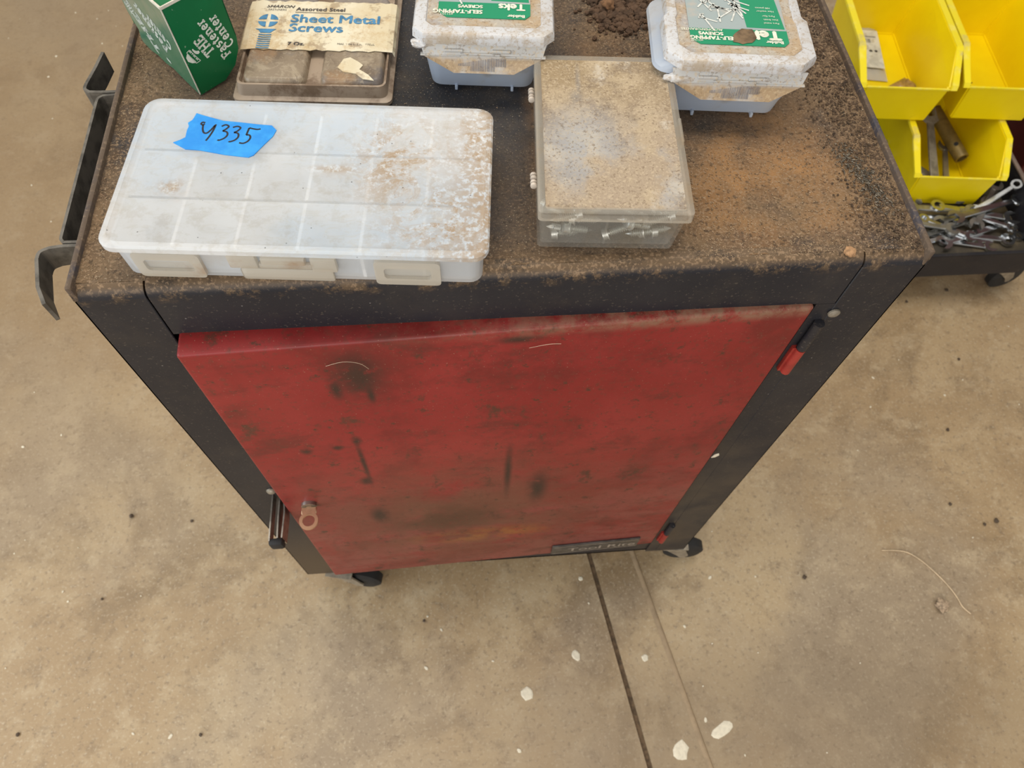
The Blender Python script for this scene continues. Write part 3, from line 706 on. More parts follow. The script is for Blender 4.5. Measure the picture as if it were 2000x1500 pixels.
obj('back_panel', panel([(0, GL, .02), (GW, GL, .024), (GW, GL, GH), (0, GL, GH)], (0, -1, 0)), GREEN, gb)
bm = B(); box(bm, .0005, GW - .0005, .0005, GL, GH - .0012, GH); obj('top_flap', bm, GREEN, gb)
bm = B(); box(bm, .0, GW, -.0006, .0006, GH - .0015, GH + .0006); box(bm, -.0006, .0008, 0, GL, GH - .0012, GH + .0007); box(bm, -.0004, .0004, -.0004, .0004, .001, GH)
obj('worn_edges', bm, CARD, gb)
bm = B(); prism(bm, [(.001, .022), (.0018, .012), (.006, .002), (.010, .003), (.006, .024)], .0004, .0012); obj('inner_flap', bm, CARD, gb)
# slab-serif lettering drawn stroke by stroke (glyph height 1, widths per letter)
def arc(cx, cy, rx, ry, a0, a1, n=12): return [(cx + rx * math.cos(R(a0 + (a1 - a0) * i / n)), cy + ry * math.sin(R(a0 + (a1 - a0) * i / n))) for i in range(n + 1)]
def ser(x, y, w=.17): return [(x - w, y), (x + w, y)]
GL_ = {'T': (.8, [[(.4, 0), (.4, 1)], [(.02, .95), (.78, .95)], [(.07, .95), (.07, .74)], [(.73, .95), (.73, .74)], ser(.4, .05)]),
       'H': (.92, [[(.18, 0), (.18, 1)], [(.74, 0), (.74, 1)], [(.18, .5), (.74, .5)], ser(.18, .05), ser(.74, .05), ser(.18, .95), ser(.74, .95)]),
       'E': (.8, [[(.2, 0), (.2, 1)], [(.02, .95), (.72, .95)], [(.02, .05), (.74, .05)], [(.2, .5), (.52, .5)], [(.7, .95), (.7, .76)], [(.72, .05), (.72, .25)], [(.52, .62), (.52, .38)]]),
       'F': (.74, [[(.2, 0), (.2, 1)], [(.02, .95), (.7, .95)], [(.2, .5), (.5, .5)], [(.68, .95), (.68, .74)], ser(.2, .05), [(.5, .62), (.5, .38)]]),
       'C': (.86, [arc(.44, .5, .36, .45, 48, 312), [(.7, .97), (.7, .68)]]),
       'a': (.66, [arc(.28, .22, .2, .18, 0, 360), arc(.3, .46, .2, .2, 150, 0, 6) + [(.5, .06), (.62, .05)]]),
       's': (.58, [arc(.29, .5, .19, .15, 40, 270, 10) + arc(.29, .2, .2, .16, 90, -140, 10)]),
       't': (.48, [[(.22, .86), (.22, .2)] + arc(.34, .2, .12, .15, 180, 320, 6), [(.03, .64), (.42, .64)]]),
       'e': (.66, [[(.12, .37), (.54, .37)] + arc(.33, .35, .22, .3, 5, 320, 14)]),
       'n': (.74, [[(.16, 0), (.16, .66)], arc(.36, .42, .2, .22, 150, 0, 8) + [(.56, 0)], ser(.16, .05), ser(.56, .05), [(.0, .63), (.16, .63)]]),
       'r': (.52, [[(.16, 0), (.16, .66)], arc(.34, .42, .18, .22, 160, 50, 6), ser(.16, .05, .19), [(.0, .63), (.16, .63)]])}
def slab(bm, s, size, w=.15, sp=.06, org=(0, 0), rot=0):
    x = 0; c, sn = math.cos(R(rot)), math.sin(R(rot))
    for ch in s:
        wd, st = GL_[ch]
        for k in st:
            P = [((x + a) * size, b * size) for a, b in k]
            stroke(bm, [(org[0] + c * a - sn * b, org[1] + sn * a + c * b) for a, b in P], w * size)
        x += wd + sp
TOFRONT = Matrix(((1, 0, 0, 0), (0, 0, 1, -.00015), (0, 1, 0, 0), (0, 0, 0, 1)))
# panel coordinates u (right) and v (up); measured positions of the print
GI = (Matrix.Translation((.0661, .1895, H0 + .001)) @ Matrix.Rotation(GA, 4, 'Z') @ Matrix.Rotation(R(-2.4), 4, 'Y')).inverted()
def on_front(px, py):
    "photo position -> (u, v) on the carton's front panel"
    o_, d = GI @ camo_loc, GI.to_3x3() @ (fw + (px - 1000) / 1434.417 * r2 - (py - 750) / 1434.417 * u2)
    p = o_ + d * (-o_.y / d.y); return Vector((p.x, p.z))
def slab_fit(bm, s, a, b, h, w=.17):
    a, b = on_front(*a), on_front(*b); L = sum(GL_[c][0] + .06 for c in s) - .06
    d = b - a; t = B(); slab(t, s, 1.0, w)
    u = d / L; nv = Vector((-d.y, d.x)).normalized() * h
    for v_ in t.verts:
        p = a + u * v_.co.x + nv * v_.co.y; v_.co = (p.x, p.y, 0)
    merge(bm, t)
WHITE = simple('white_print', (.74, .78, .70), .5, 0, .1)
bm = B()
slab_fit(bm, 'THE', (420, 98.7), (392, 66.7), .0083, .19)
slab_fit(bm, 'Fastener', (451.3, 103.3), (394.3, 35), .0076, .18)
slab_fit(bm, 'Center', (457.3, 82.7), (418, 26), .0078, .18)
# emblem: disc with a bar across it and a small tower
def fr(x, y): return on_front(230 + x * .13333, y * .13333)
t = B()
for pts in ([(1010, 800), (1000, 850), (1030, 905), (1090, 925), (1140, 920), (1150, 905), (1020, 790)], [(1150, 790), (1180, 790), (1200, 765), (1185, 740), (1150, 745), (1120, 735), (1100, 715), (1085, 720), (1090, 740), (1125, 780)]):
    t.faces.new([t.verts.new((*fr(*p), 0)) for p in pts])
def seg(a, b, w): stroke(t, [fr(*a), fr(*b)], w)
for a, b in (((1008, 775), (1150, 925)), ((1045, 735), (1212, 885)), ((1008, 775), (1045, 735)), ((1150, 925), (1212, 885))): seg(a, b, .0005)
for k in range(7):
    a = (1030 + 20 * k + 12, 775 + 20 * k - 14); b = (1030 + 20 * k + 34, 775 + 20 * k - 38); seg(a, b, .0006)
    if k in (0, 3, 5): seg((a[0] + 10, a[1] + 8), (b[0] + 10, b[1] + 8), .0006)
merge(bm, t)
bmesh.ops.transform(bm, matrix=TOFRONT, verts=bm.verts)
finish_flat('print', bm, WHITE, gb)
def on_side(px, py):
    o_, d = GI @ camo_loc, GI.to_3x3() @ (fw + (px - 1000) / 1434.417 * r2 - (py - 750) / 1434.417 * u2)
    p = o_ + d * (-o_.x / d.x); return Vector((p.y, p.z))
def sd(x, y): return on_side(230 + x * .13333, y * .13333)
bm = B()
def side_fit(s, a, b, h, w):
    a, b = sd(*a), sd(*b); L = sum(GL_[c][0] + .06 for c in s) - .06
    d = b - a; t = B(); slab(t, s, 1.0, w); u = d / L; nv = Vector((d.y, -d.x)).normalized() * h
    for v_ in t.verts:
        p = a + u * v_.co.x + nv * v_.co.y; v_.co = (-.00015, p.x, p.y)
    merge(bm, t)
side_fit('Center', (775, 655), (410, 190), .0105, .26)
side_fit('Fastener', (740, 715), (235, 15), .0105, .26)
side_fit('THE', (645, 775), (270, 190), .0105, .26)
side_fit('THE', (250, 180), (130, 0), .0105, .26)
t = B(); stroke(t, [sd(785, 925), sd(720, 850)], .003)
for v_ in t.verts: v_.co = (-.00015, v_.co.x, v_.co.y)
merge(bm, t)
finish_flat('print', bm, simple('worn_white_print', (.55, .60, .54), .5, 0, .35, 300), lp)

# ------------------------------------------------------------------ two white tubs with hinged lids and green labels
q = Mat('milky_tub', (.70, .78, .90), .35); q.over((.78, .80, .83), q.nmask(16, .4, .7)); q.over((.50, .42, .33), q.mul(q.nmask(30, .58, .75, detail=6), .5)); TUB = q.done(clear=.08, translucent=.55)
q = Mat('dusty_tub_lid', (.66, .66, .67), .38)
q.over((.47, .37, .255), q.mul(q.nmask(24, .44, .58, detail=8, rough=.75), .85)); q.over((.27, .18, .105), q.mul(q.nmask(30, .57, .66, detail=8, rough=.75), .6)); q.over((.68, .66, .63), q.mul(q.nmask(60, .54, .66, detail=6), .5)); q.over((.36, .26, .16), q.mul(q.nmask(420, .54, .64, detail=3), .5)); q.bump(q.noise(260, 4), .2, .0006)
TLID = q.done(translucent=.15)
q = Mat('clear_dusty_panel', (.46, .42, .36), .35); q.over((.44, .31, .18), q.mul(q.nmask(20, .42, .56, detail=8, rough=.75), .85)); q.over((.33, .36, .42), q.mul(q.nmask(14, .50, .62), .6)); q.over((.24, .16, .09), q.mul(q.nmask(380, .54, .64, detail=3), .6)); q.over((.62, .55, .44), q.mul(q.nmask(300, .56, .66, detail=3), .5)); q.bump(q.noise(300, 4), .3, .0006); TPAN = q.done()
q = Mat('flap_plastic', (.54, .53, .51), .35); q.over((.42, .275, .135), q.mul(q.mul(q.mapr(q.axis(2), .042, .038), q.nmask(40, .25, .5, detail=6)), .92)); q.over((.60, .46, .28), q.mul(q.nmask(420, .52, .62, detail=3), .5)); q.over((.20, .13, .07), q.mul(q.nmask(380, .56, .66, detail=3), .5)); TFLAP = q.done(translucent=.1)
q = Mat('green_label', (.010, .265, .125), .35); q.over((.10, .40, .24), q.mul(q.nmask(18, .5, .7, detail=6), .6)); q.over((.33, .24, .13), q.mul(q.nmask(26, .58, .72, detail=7, rough=.75), .8)); LGREEN = q.done()
LCLEAR = Mat('label_window', (.34, .40, .40), .2); LCLEAR.over((.48, .42, .36), LCLEAR.nmask(40, .5, .7, detail=6)); LCLEAR = LCLEAR.done()
CREAM = simple('cream_print', (.80, .79, .66), .5, 0, .2, 120)
ART = simple('screw_art', (.72, .73, .68), .5, 0, .35, 150)
BARS = simple('bar_code_black', (.05, .05, .06), .6)
BARG = simple('bar_code_grey', (.17, .165, .19), .6)
BROWN = simple('mud_stain', (.20, .13, .07), .9, 0, .5, 90)
def tub(loc, rz, Wt, label, torn, words, stain):
    t = thing('screw_tub', label, 'tub', loc, rz); k = Wt / .1065
    Dt = .095
    def rr(a, b, c, d, r, z): return ring(rrect(a, b, c, d, r, 6), z)
    bm = B()
    x0, x1 = .0035, Wt - .0035
    xl = -.0075 if Wt > .11 else x0   # the larger tub's left rim flares out past its lid
    loft(bm, [rr(.0140, Wt - .0165, .0165, Dt - .022, .008, .0), rr(.0110, Wt - .0140, .0140, Dt - .0185, .009, .0022), rr(.0095, Wt - .0120, .0125, Dt - .0165, .010, .012), rr(x0 + .003, x1 - .0005, .0055, Dt - .006, .012, .0410), rr(xl, x1, .0045, Dt - .006, .012, .0440), rr(xl + .0012, x1, .0045, Dt - .006, .012, .0470), rr(x0 + .001, x1 - .001, .0050, Dt - .007, .012, .0515 if Wt > .11 else .0490), rr(x0 + .0022, x1 - .0022, .0063, Dt - .0078, .011, .0490), rr(.0130, Wt - .0145, .018, Dt - .019, .008, .004)])
    obj('body', bm, TUB, t, smooth=True)
    for u in (.030 * k, .075 * k):
        bm = B(); box(bm, u, u + .0022, .0105, .0165, 0, .004, .0005); obj('foot', bm, TUB, t)
    c = .0085 if Wt < .11 else .0125
    def outl(i): # lid outline, wide in front, stepped in behind
        return [(c, i), (Wt - c, i), (Wt - i, c), (Wt - i, .052), (Wt - i - .0025, .055), (Wt - i - .0035, .058), (Wt - i - .0035, Dt - i), (i + .0035, Dt - i), (i + .0035, .058), (i + .0025, .055), (i, .052), (i, c)]
    bm = B()
    pin = [(a[0] if False else min(max(a[0], .0095), Wt - .0095), min(max(a[1], .0095), Dt - .0095)) for a in outl(0)]
    pin = [(c + .006, .0100), (Wt - c - .006, .0100), (Wt - .0100, c + .006), (Wt - .0100, .050), (Wt - .0108, .052), (Wt - .0115, .054), (Wt - .0115, Dt - .010), (.0115, Dt - .010), (.0115, .054), (.0108, .052), (.0100, .050), (.0100, c + .006)]
    loft(bm, [ring(outl(.0016), .0500), ring(outl(0), .0500), ring(outl(0.0004), .0560), ring(outl(.0016), .0578), ring(outl(.0030), .0582), ring(pin, .0586), ring([(a + (.0006 if a < Wt / 2 else -.0006), b + (.0006 if b < .04 else -.0006)) for a, b in pin], .0574)], False)
    ld = obj('lid', bm, TLID, t, smooth=True)
    bm = B(); prism(bm, [(a + (.0008 if a < Wt / 2 else -.0008), b + (.0008 if b < .04 else -.0008)) for a, b in pin], .0570, .0576); obj('clear_panel', bm, TPAN, ld)
    # front flap hanging below the lid
    out = [(.006, .0503, .0022), (Wt - .006, .0503, .0022), (Wt - .0085, .0400, -.0008), (Wt - .030, .0295, -.0058), (.031, .0295, -.0058), (.0085, .0400, -.0008)]
    bm = B(); loft(bm, [[(x, y, z) for x, z, y in out], [(x, y + .0016, z - .0006) for x, z, y in out]]); fp = obj('flap', bm, TFLAP, t)
    bm = B()
    for a, b, z0, z1 in ((.006, .036 * k, .0405, .0418), (.036 * k, .066 * k, .0418, .0436), (.066 * k, Wt - .006, .0405, .0418)):
        box(bm, a, b, -.0018, .0015, z0, z1, .0003, 1)
    box(bm, .024 * k, .038 * k, -.0016, .003, .0440, .0462, .0004, 1); box(bm, .060 * k, .074 * k, -.0016, .003, .0440, .0462, .0004, 1)
    obj('flap_ridge', bm, TFLAP, fp)
    bm = B(); x = .0345 * k; 
    rnd = random.Random(5)
    while x < .070 * k:
        w_ = rnd.choice((.0003, .0004, .0005)); zc = .0312 if .043 * k < x < .062 * k else .0345
        f = lambda z: -.0008 - (.0400 - z) * .476 - .00045
        bm.faces.new([bm.verts.new(p) for p in ((x, f(zc), zc), (x + w_, f(zc), zc), (x + w_, f(.0398), .0398), (x, f(.0398), .0398))]); x += w_ + rnd.choice((.0004, .0005, .0006))
    finish_flat('bar_code', bm, BARG, fp)
    bm = B(); add_text(bm, '0 98267 21352 4', .036 * k, 0, .0045, sx=1.2)
    bmesh.ops.transform(bm, matrix=Matrix.Translation((0, .0118, .0205)) @ Matrix.Rotation(R(72), 4, 'X'), verts=bm.verts); finish_flat('number_print', bm, simple('faint_black_print', (.17, .16, .17), .6), t)
    # label on the lid
    z = .0582; lx0, lx1 = .0185 * k, Wt - .0185 * k
    bm = flat([(lx0 + .007, .0205), (lx1 - .004, .0205), (lx1, .0250), (lx1, .0385), (lx0, .0385), (lx0, .0265)], z - .0003, .0004); lb = obj('label', bm, LGREEN, ld); lb['label'] = 'green printed label'
    bm = flat([(lx0, .0387), (lx1, .0387), (lx1, .080), (lx0, .080)], z - .0003, .0003); obj('label_window', bm, LCLEAR, lb)
    bm = flat([(lx1 - .030, .0415), (lx1 - .001, .0405), (lx1 - .004, .078), (lx1 - .032, .078)], z + .0000, .0001); obj('label_column', bm, LGREEN, lb)
    bm = B(); zt_ = z + .0004
    X = lambda u: lx1 - u * k      # text runs right to left, seen upside down
    for s_, u, v, sz, kw in words: add_text(bm, s_, X(u), v, sz, rot=180, z=zt_, sx=kw.get('sx', 1), **{a: b for a, b in kw.items() if a != 'sx'})
    finish_flat('lettering', bm, CREAM, lb)
    bm = B(); rnd = random.Random(3)
    for i in range(16):
        a = rnd.uniform(0, 3.14); cx_, cy_ = lx0 + rnd.uniform(.012, .040) * k, rnd.uniform(.045, .074); l_ = rnd.uniform(.006, .011)
        c_, s_ = math.cos(a), math.sin(a)
        stroke(bm, [(cx_ - l_ * c_, cy_ - l_ * s_), (cx_ + l_ * c_, cy_ + l_ * s_)], .0013, zt_); stroke(bm, [(cx_ + l_ * c_ - .002 * s_, cy_ + l_ * s_ + .002 * c_), (cx_ + l_ * c_ + .002 * s_, cy_ + l_ * s_ - .002 * c_)], .0016, zt_)
    finish_flat('screw_picture', bm, ART, lb)
    if stain:
        bm = B(); blob(bm, stain[0], stain[1], stain[2], .0006, 16, 1.25, .6, zt_ + .0001); obj('mud_stain', bm, BROWN, lb, smooth=True)
    # torn rim
    bm = B(); bmesh.ops.create_icosphere(bm, subdivisions=3, radius=1)
    for v in bm.verts:
        n_ = mnoise.noise(v.co * 1.7 + Vector((torn[3], 0, 0))) * .35
        v.co = Vector((torn[0] + v.co.x * (1 + n_) * torn[4], torn[1] + v.co.y * (1 + n_) * .0042, torn[2] + v.co.z * (1 + n_) * .0034))
    obj('torn_rim', bm, TLID, ld, smooth=True)
    return t
W1 = [('Builder', .004, .0248, .0046, dict(offset=.0002)), ('Teks', .004, .0375, .0105, dict(offset=.0005)), ('SELF-TAPPING', .036, .0290, .0060, dict(offset=.0003)), ('SCREWS', .036, .0350, .0050, dict(offset=.0003)), ('#21352', .058, .0245, .0032, {})]
tub((.2385, .1800, H0 + .001), R(-5), .1075, 'white plastic screw tub with green label and sandy front flap, nearest the paper-labelled case', (.008, .004, .0475, 1.0, .010), W1, None)
W2 = [('Builder', .004, .0262, .0046, dict(offset=.0002)), ('Teks', .005, .0372, .0142, dict(offset=.0008, sx=1.05)), ('SELF-TAPPING', .037, .0292, .0056, dict(offset=.0003, sx=1.0)), ('SCREWS', .046, .0340, .0050, dict(offset=.0003)), ('AUTOPERFORANTES', .046, .0378, .0034, dict(offset=.0001)), ('#21348', .061, .0250, .0030, {}),
      ('Para metal', .004, .0478, .0028, {}), ('Zinc finish', .004, .0520, .0028, {}), ('Para fijar', .006, .0562, .0028, {}), ('Hex washer', .006, .0620, .0028, {}), ('100 pieces', .008, .0660, .0028, {})]
tub((.4255, .1430, H0 + .001), R(-5.4), .1140, 'white plastic screw tub with mud stain on its green label, behind the dusty clear box', (.013, .002, .0425, 4.0, .012), W2, (.061, .0300, .0085))

# ------------------------------------------------------------------ dirt on the cart top
def lumps(n, place, size, name, mat, lab, cat, flat_=.7, sub=1, zoff=0.0, aniso=1.0):
    bm = B(); t = B(); bmesh.ops.create_icosphere(t, subdivisions=sub, radius=1); base = [v.co.copy() for v in t.verts]; faces = [[v.index for v in f.verts] for f in t.faces]; t.free()
    for i in range(n):
        x, y = place(); s_ = size(); a = random.uniform(0, 6.28); c, sn = math.cos(a), math.sin(a); sd_ = random.uniform(0, 50)
        el = random.uniform(1, aniso)
        vs = []
        for b in base:
            k = 1 + .45 * mnoise.noise(b * 1.5 + Vector((sd_, 0, 0)))
            u, v, w = b.x * k * s_ * el, b.y * k * s_ / math.sqrt(el), b.z * k * s_ * flat_
            vs.append(bm.verts.new((x + c * u - sn * v, y + sn * u + c * v, H0 + zoff + s_ * flat_ * .5 + w)))
        for f in faces: bm.faces.new([vs[j] for j in f])
    o = obj(name, bm, mat, recalc=False); tag(o, lab, cat, None, 'stuff'); return o
CRUMB = simple('dark_crumbs', (.115, .072, .042), .95, 0, .65, 160)
SAND = simple('pale_grit', (.36, .25, .15), .9, 0, .5, 200)
blocked = [(.02, .30, -.02, .155), (.31, .435, .0, .185), (.43, .55, .13, .25), (.235, .35, .17, .28), (.085, .225, .165, .30), (.02, .12, .175, .27)]
def free(x, y): return not any(a < x < b and c < y < d for a, b, c, d in blocked)
def pl_right():
    while True:
        x = .604 - abs(random.gauss(0, .022)); y = random.uniform(.004, .42)
        if free(x, y) and x > .45: return x, y
def pl_any():
    while True:
        r_ = random.random()
        if r_ < .35: x, y = random.uniform(.43, .60), random.uniform(.006, .12)
        elif r_ < .55: x, y = random.uniform(.01, .6), abs(random.gauss(.004, .008)) + .006
        elif r_ < .75: x, y = .007 + abs(random.gauss(0, .012)), random.uniform(.01, .4)
        elif r_ < .88: x, y = random.uniform(.30, .44), random.uniform(.17, .32)
        else: x, y = random.uniform(.01, .6), random.uniform(.01, .4)
        if free(x, y): return x, y
lumps(5200, pl_right, lambda: random.choice((.0003, .0003, .0004, .0005, .0007, .0010)), 'dirt_crumbs', CRUMB, 'dark brown dirt crumbs banked along the right rim of the cart top', 'dirt', .7, 1, 0, 1.6)
lumps(3600, pl_any, lambda: random.choice((.0002, .0003, .0003, .0005)), 'grit', SAND, 'pale sandy grit scattered over the cart top', 'dirt', .7, 1, 0, 2)
def pl_heap():
    a = random.gauss(0, 1); b = random.gauss(0, 1); return .422 + a * .014, .288 + b * .016
lumps(900, pl_heap, lambda: abs(random.gauss(.0004, .0014)) + .0003, 'dirt_heap', simple('brown_soil', (.115, .066, .038), .95, 0, .45, 120), 'crumbly brown soil heap at the back between the two white tubs', 'dirt', .75, 2)
def pl_sh():
    t = random.random(); return .571 + .020 * t + random.gauss(0, .0055), .108 - .062 * t + random.gauss(0, .007)
lumps(520, pl_sh, lambda: random.uniform(.0003, .0009), 'metal_shavings', simple('shaving_steel', (.17, .145, .11), .35, .6, .7, 300), 'grey glinting metal shavings in a streak near the right rim of the cart', 'shavings', .5, 1, .0006, 3.0)
for (x, y, s_, mname, mcol, lab) in ((.5478, .0050, .0042, 'tan_lump', (.42, .24, .12), 'small tan clod near the front right corner of the cart top'), (.4105, .2905, .0062, 'soil_clod', (.22, .115, .055), 'round brown soil clod at the left of the soil heap')):
    bm = B(); bmesh.ops.create_icosphere(bm, subdivisions=3, radius=1)
    for v in bm.verts: v.co = v.co * s_ * (1 + .35 * mnoise.fractal(v.co * 1.6, 1, 2, 4)); v.co.z *= .7
    bmesh.ops.translate(bm, vec=(0, 0, s_ * .62), verts=bm.verts)
    o = obj('clod', bm, simple(mname, mcol, .95, 0, .4, 300), smooth=True); o.location = (x, y, H0); tag(o, lab, 'clod')

# ------------------------------------------------------------------ second cart with tray, at the right
c2 = thing('low_cart', 'low black steel cart tray full of wrenches under yellow bins', 'cart', (1.085, .76, 0))
q = black_paint('black_cart_paint', (0, 0, 0), .25); BLK2 = q.done()
q = Mat('oily_tray', (.055, .045, .032), .6); q.over((.15, .115, .065), q.nmask(12, .4, .65, detail=6)); TRAYM = q.done()
TX0, TX1, TY0, TY1 = .755, 1.415, .527, 1.02
bm = B(); box(bm, TX0, TX1, TY0 + .002, TY1, .126, .130); obj('tray_floor', bm, TRAYM, c2, True)
bm = B(); box(bm, TX0, TX1, TY0, TY0 + .0022, .0825, .146); box(bm, TX0, TX1, TY0, TY0 + .007, .146, .149, .001); obj('front_lip', bm, BLK2, c2, True)
bm = B(); box(bm, TX0, TX1, TY1 - .003, TY1, .0825, .2); obj('back_wall', bm, BLK2, c2, True)
for x in (TX0, TX1 - .003):
    bm = B(); box(bm, x, x + .003, TY0 + .02, TY1, .0825, .195); sw = obj('side_wall', bm, BLK2, c2, True)
    bm = B(); box(bm, x - .002, x + .006, TY0 + .05, TY1, .1935, .1985, .0015); k = obj('top_rail', bm, simple('worn_rail', (.26, .20, .17), .5, .2), None); k.parent = sw; k.matrix_parent_inverse = Matrix.Translation(-Vector(c2.location))
caster(c2, 1.402, .553, R(10), .0825, .038); caster(c2, .80, .58, R(40), .0825, .031); caster(c2, 1.37, .98, R(70), .0825, .031); caster(c2, .80, .98, R(0), .0825, .031)
# dark red cabinet beyond
cb = thing('red_cabinet', 'dark red tool cabinet standing in shade beyond the yellow bins', 'cabinet', (1.76, 1.02, 0))
RD2 = simple('dark_red_enamel', (.10, .010, .010), .45, 0, .3, 8)
bm = B(); box(bm, 1.53, 1.99, .80, 1.25, .06, .62, .004); obj('body', bm, RD2, cb, True)
for k in range(3):
    bm = B(); box(bm, 1.55, 1.97, .788, .80, .09 + k * .175, .25 + k * .175, .004); d_ = obj('drawer', bm, RD2, cb, True)
    bm = B(); box(bm, 1.66, 1.86, .774, .788, .20 + k * .175, .215 + k * .175, .003); h_ = obj('handle', bm, CHROME, None); h_.parent = d_; h_.matrix_parent_inverse = Matrix.Translation(-Vector(cb.location))
bm = B()
for x in (1.55, 1.93):
    for y in (.82, 1.19): box(bm, x, x + .04, y, y + .04, 0, .06, .004)
obj('feet', bm, RUBBER, cb, True)

# yellow hopper bins
q = Mat('yellow_bin_plastic', (.88, .68, .0005), .38); q.over((.82, .60, .0005), q.nmask(6, .4, .7, detail=4)); q.over((.45, .34, .03), q.mul(q.nmask(40, .64, .76, detail=6), .45)); q.bump(q.noise(700, 2), .08, .0004); YEL = q.done()
q = Mat('yellow_rim_worn', (.88, .72, .01), .34); q.over((.50, .42, .22), q.mul(q.nmask(22, .56, .72, detail=6), .7)); q.over((.90, .80, .28), q.mul(q.nmask(30, .5, .7), .4)); YRIM = q.done()
def bin_(loc, rz, label, group=None):
    t = thing('storage_bin', label, 'bin', loc, rz)
    wb, wl, wt, D_, hl, hh, rc = .0735, .0805, .0880, .27, .080, .122, .062
    wm = wb + (wl - wb)
    bm = B(); V = lambda *p: bm.verts.new(p)
    fl_, fr_ = V(-wb, .004, 0), V(wb, .004, 0); bl, br = V(-wb, D_, 0), V(wb, D_, 0)
    lfl, lfr = V(-wl, 0, hl), V(wl, 0, hl); tfl, tfr = V(-wt, rc, hh), V(wt, rc, hh); tbl, tbr = V(-wt, D_, hh), V(wt, D_, hh)
    for f in ((fl_, bl, br, fr_), (fl_, fr_, lfr, lfl), (fr_, br, tbr, tfr, lfr), (bl, fl_, lfl, tfl, tbl), (br, bl, tbl, tbr)): bm.faces.new(f)
    bmesh.ops.recalc_face_normals(bm, faces=bm.faces[:])
    bmesh.ops.bevel(bm, geom=[e for e in bm.edges if len(e.link_faces) == 2], offset=.003, segments=2, affect='EDGES')
    bmesh.ops.solidify(bm, geom=bm.faces[:], thickness=.0022)
    obj('body', bm, YEL, t)
    for s_ in (-1, 1):
        bm = B(); path = [(s_ * (wl + .0015), -.001, hl - .002), (s_ * (wl + .0025), .004, hl + .006), (s_ * wt, rc - .004, hh - .006), (s_ * wt, rc + .004, hh), (s_ * wt, D_, hh)]
        rg = []
        for i, p in enumerate(path):
            x, y, z = p; a = (.0, 0, 0)
            n1 = Vector((0, -.75, .55)).normalized() if i < 3 else Vector((0, -.1, 1)).normalized()
            o1 = Vector((s_ * .011, 0, 0)); pp = Vector(p)
            rg.append([pp - n1 * .002 - o1 * .12, pp - n1 * .002 + o1, pp + n1 * .003 + o1, pp + n1 * .003 - o1 * .12])
        loft(bm, rg); obj('rim', bm, YRIM, t)
    bm = B(); box(bm, -wl, wl, -.0018, .0018, hl - .003, hl + .0012, .001); obj('front_rim', bm, YRIM, t)
    return t
BA = R(-5.4)
def from_corner(x, y, z, s_):  # bin origin from a measured lower front corner (s_ = +1 right, -1 left)
    return (x - s_ * .0735 * math.cos(BA), y - s_ * .0735 * math.sin(BA), z)
b1 = bin_(from_corner(1.340, .663, .132, 1), BA, 'yellow storage bin holding wrenches, standing lowest in the tray')
b2 = bin_(from_corner(1.2052, .7753, .2585, 1), BA, 'yellow upper storage bin at left with a plastic bag inside')
b3 = bin_(from_corner(1.2603, .7802, .2585, -1), BA, 'yellow upper storage bin at right, nearly empty with dark smudges')
bm = B()
for x, y, r_ in ((-.062, .062, .004), (-.058, .050, .0035), (-.054, .040, .0042), (-.066, .075, .003), (-.049, .033, .0026), (-.02, .15, .002), (.0, .11, .0015)): blob(bm, x, y, r_, .0004, 9, 1.3, random.uniform(0, 3), .0032)
obj('grime_spot', bm, simple('grime', (.06, .045, .015), .9), b3)

# wrenches
def wrench_bm(L, w=.0085, th_=.0055, kind=0):
    bm = B(); h = L / 2
    hand = [(-h + .010, -w * .62), (h - .010, -w * .46), (h - .010, w * .46), (-h + .010, w * .62)]
    t = B(); prism(t, hand, 0, th_); bmesh.ops.bevel(t, geom=t.edges[:], offset=.0012, segments=1, affect='EDGES'); merge(bm, t)
    t = B(); r_ = w * 1.15; rings = [[] for _ in range(4)]; n = 18
    if kind == 2: # second open jaw
        jaws = ((-1, 15), (1, 15))
    else:
        jaws = ((-1, 15),)
        cx_ = h - .006; ri = r_ * .58
        def cc(rad, z): return [(cx_ + rad * math.cos(2 * math.pi * i / n), rad * math.sin(2 * math.pi * i / n), z) for i in range(n)]
        loft(t, [cc(ri, -.0005), cc(r_, -.0005), cc(r_ * 1.03, th_ * .5), cc(r_, th_ + .0005), cc(ri, th_ + .0005), cc(ri, -.0005)], False, False); merge(bm, t); t = B()
    for sgn, tilt in jaws:
        R_ = w * 1.35; pts = []
        for i in range(15):
            a = R(38 + (322 - 38) * i / 14); pts.append((R_ * math.cos(a), R_ * math.sin(a)))
        pts += [(R_ * .15, -R_ * .5), (-R_ * .25, -R_ * .35), (-R_ * .25, R_ * .35), (R_ * .15, R_ * .5)]
        m_ = Matrix.Translation((sgn * (h - .004), 0, 0)) @ Matrix.Rotation(R(tilt) + (math.pi if sgn < 0 else 0), 4, 'Z')
        t2 = B(); prism(t2, pts, 0, th_ * 1.15); merge(bm, t2, m_)
    return bm
WM = [GREYSTEEL, simple('polished_steel', (.62, .64, .66), .22, 1, .2, 30), simple('satin_steel', (.42, .41, .38), .35, .9, .3, 50)]
protos = []
for i, (L, w, k, mt) in enumerate(((.16, .0125, 0, 1), (.13, .0110, 2, 2), (.105, .0095, 0, 1), (.18, .0165, 2, 0))):
    o = obj('wrench', wrench_bm(L, w, .005 + .001 * (i == 3), k), WM[mt]); protos.append(o)
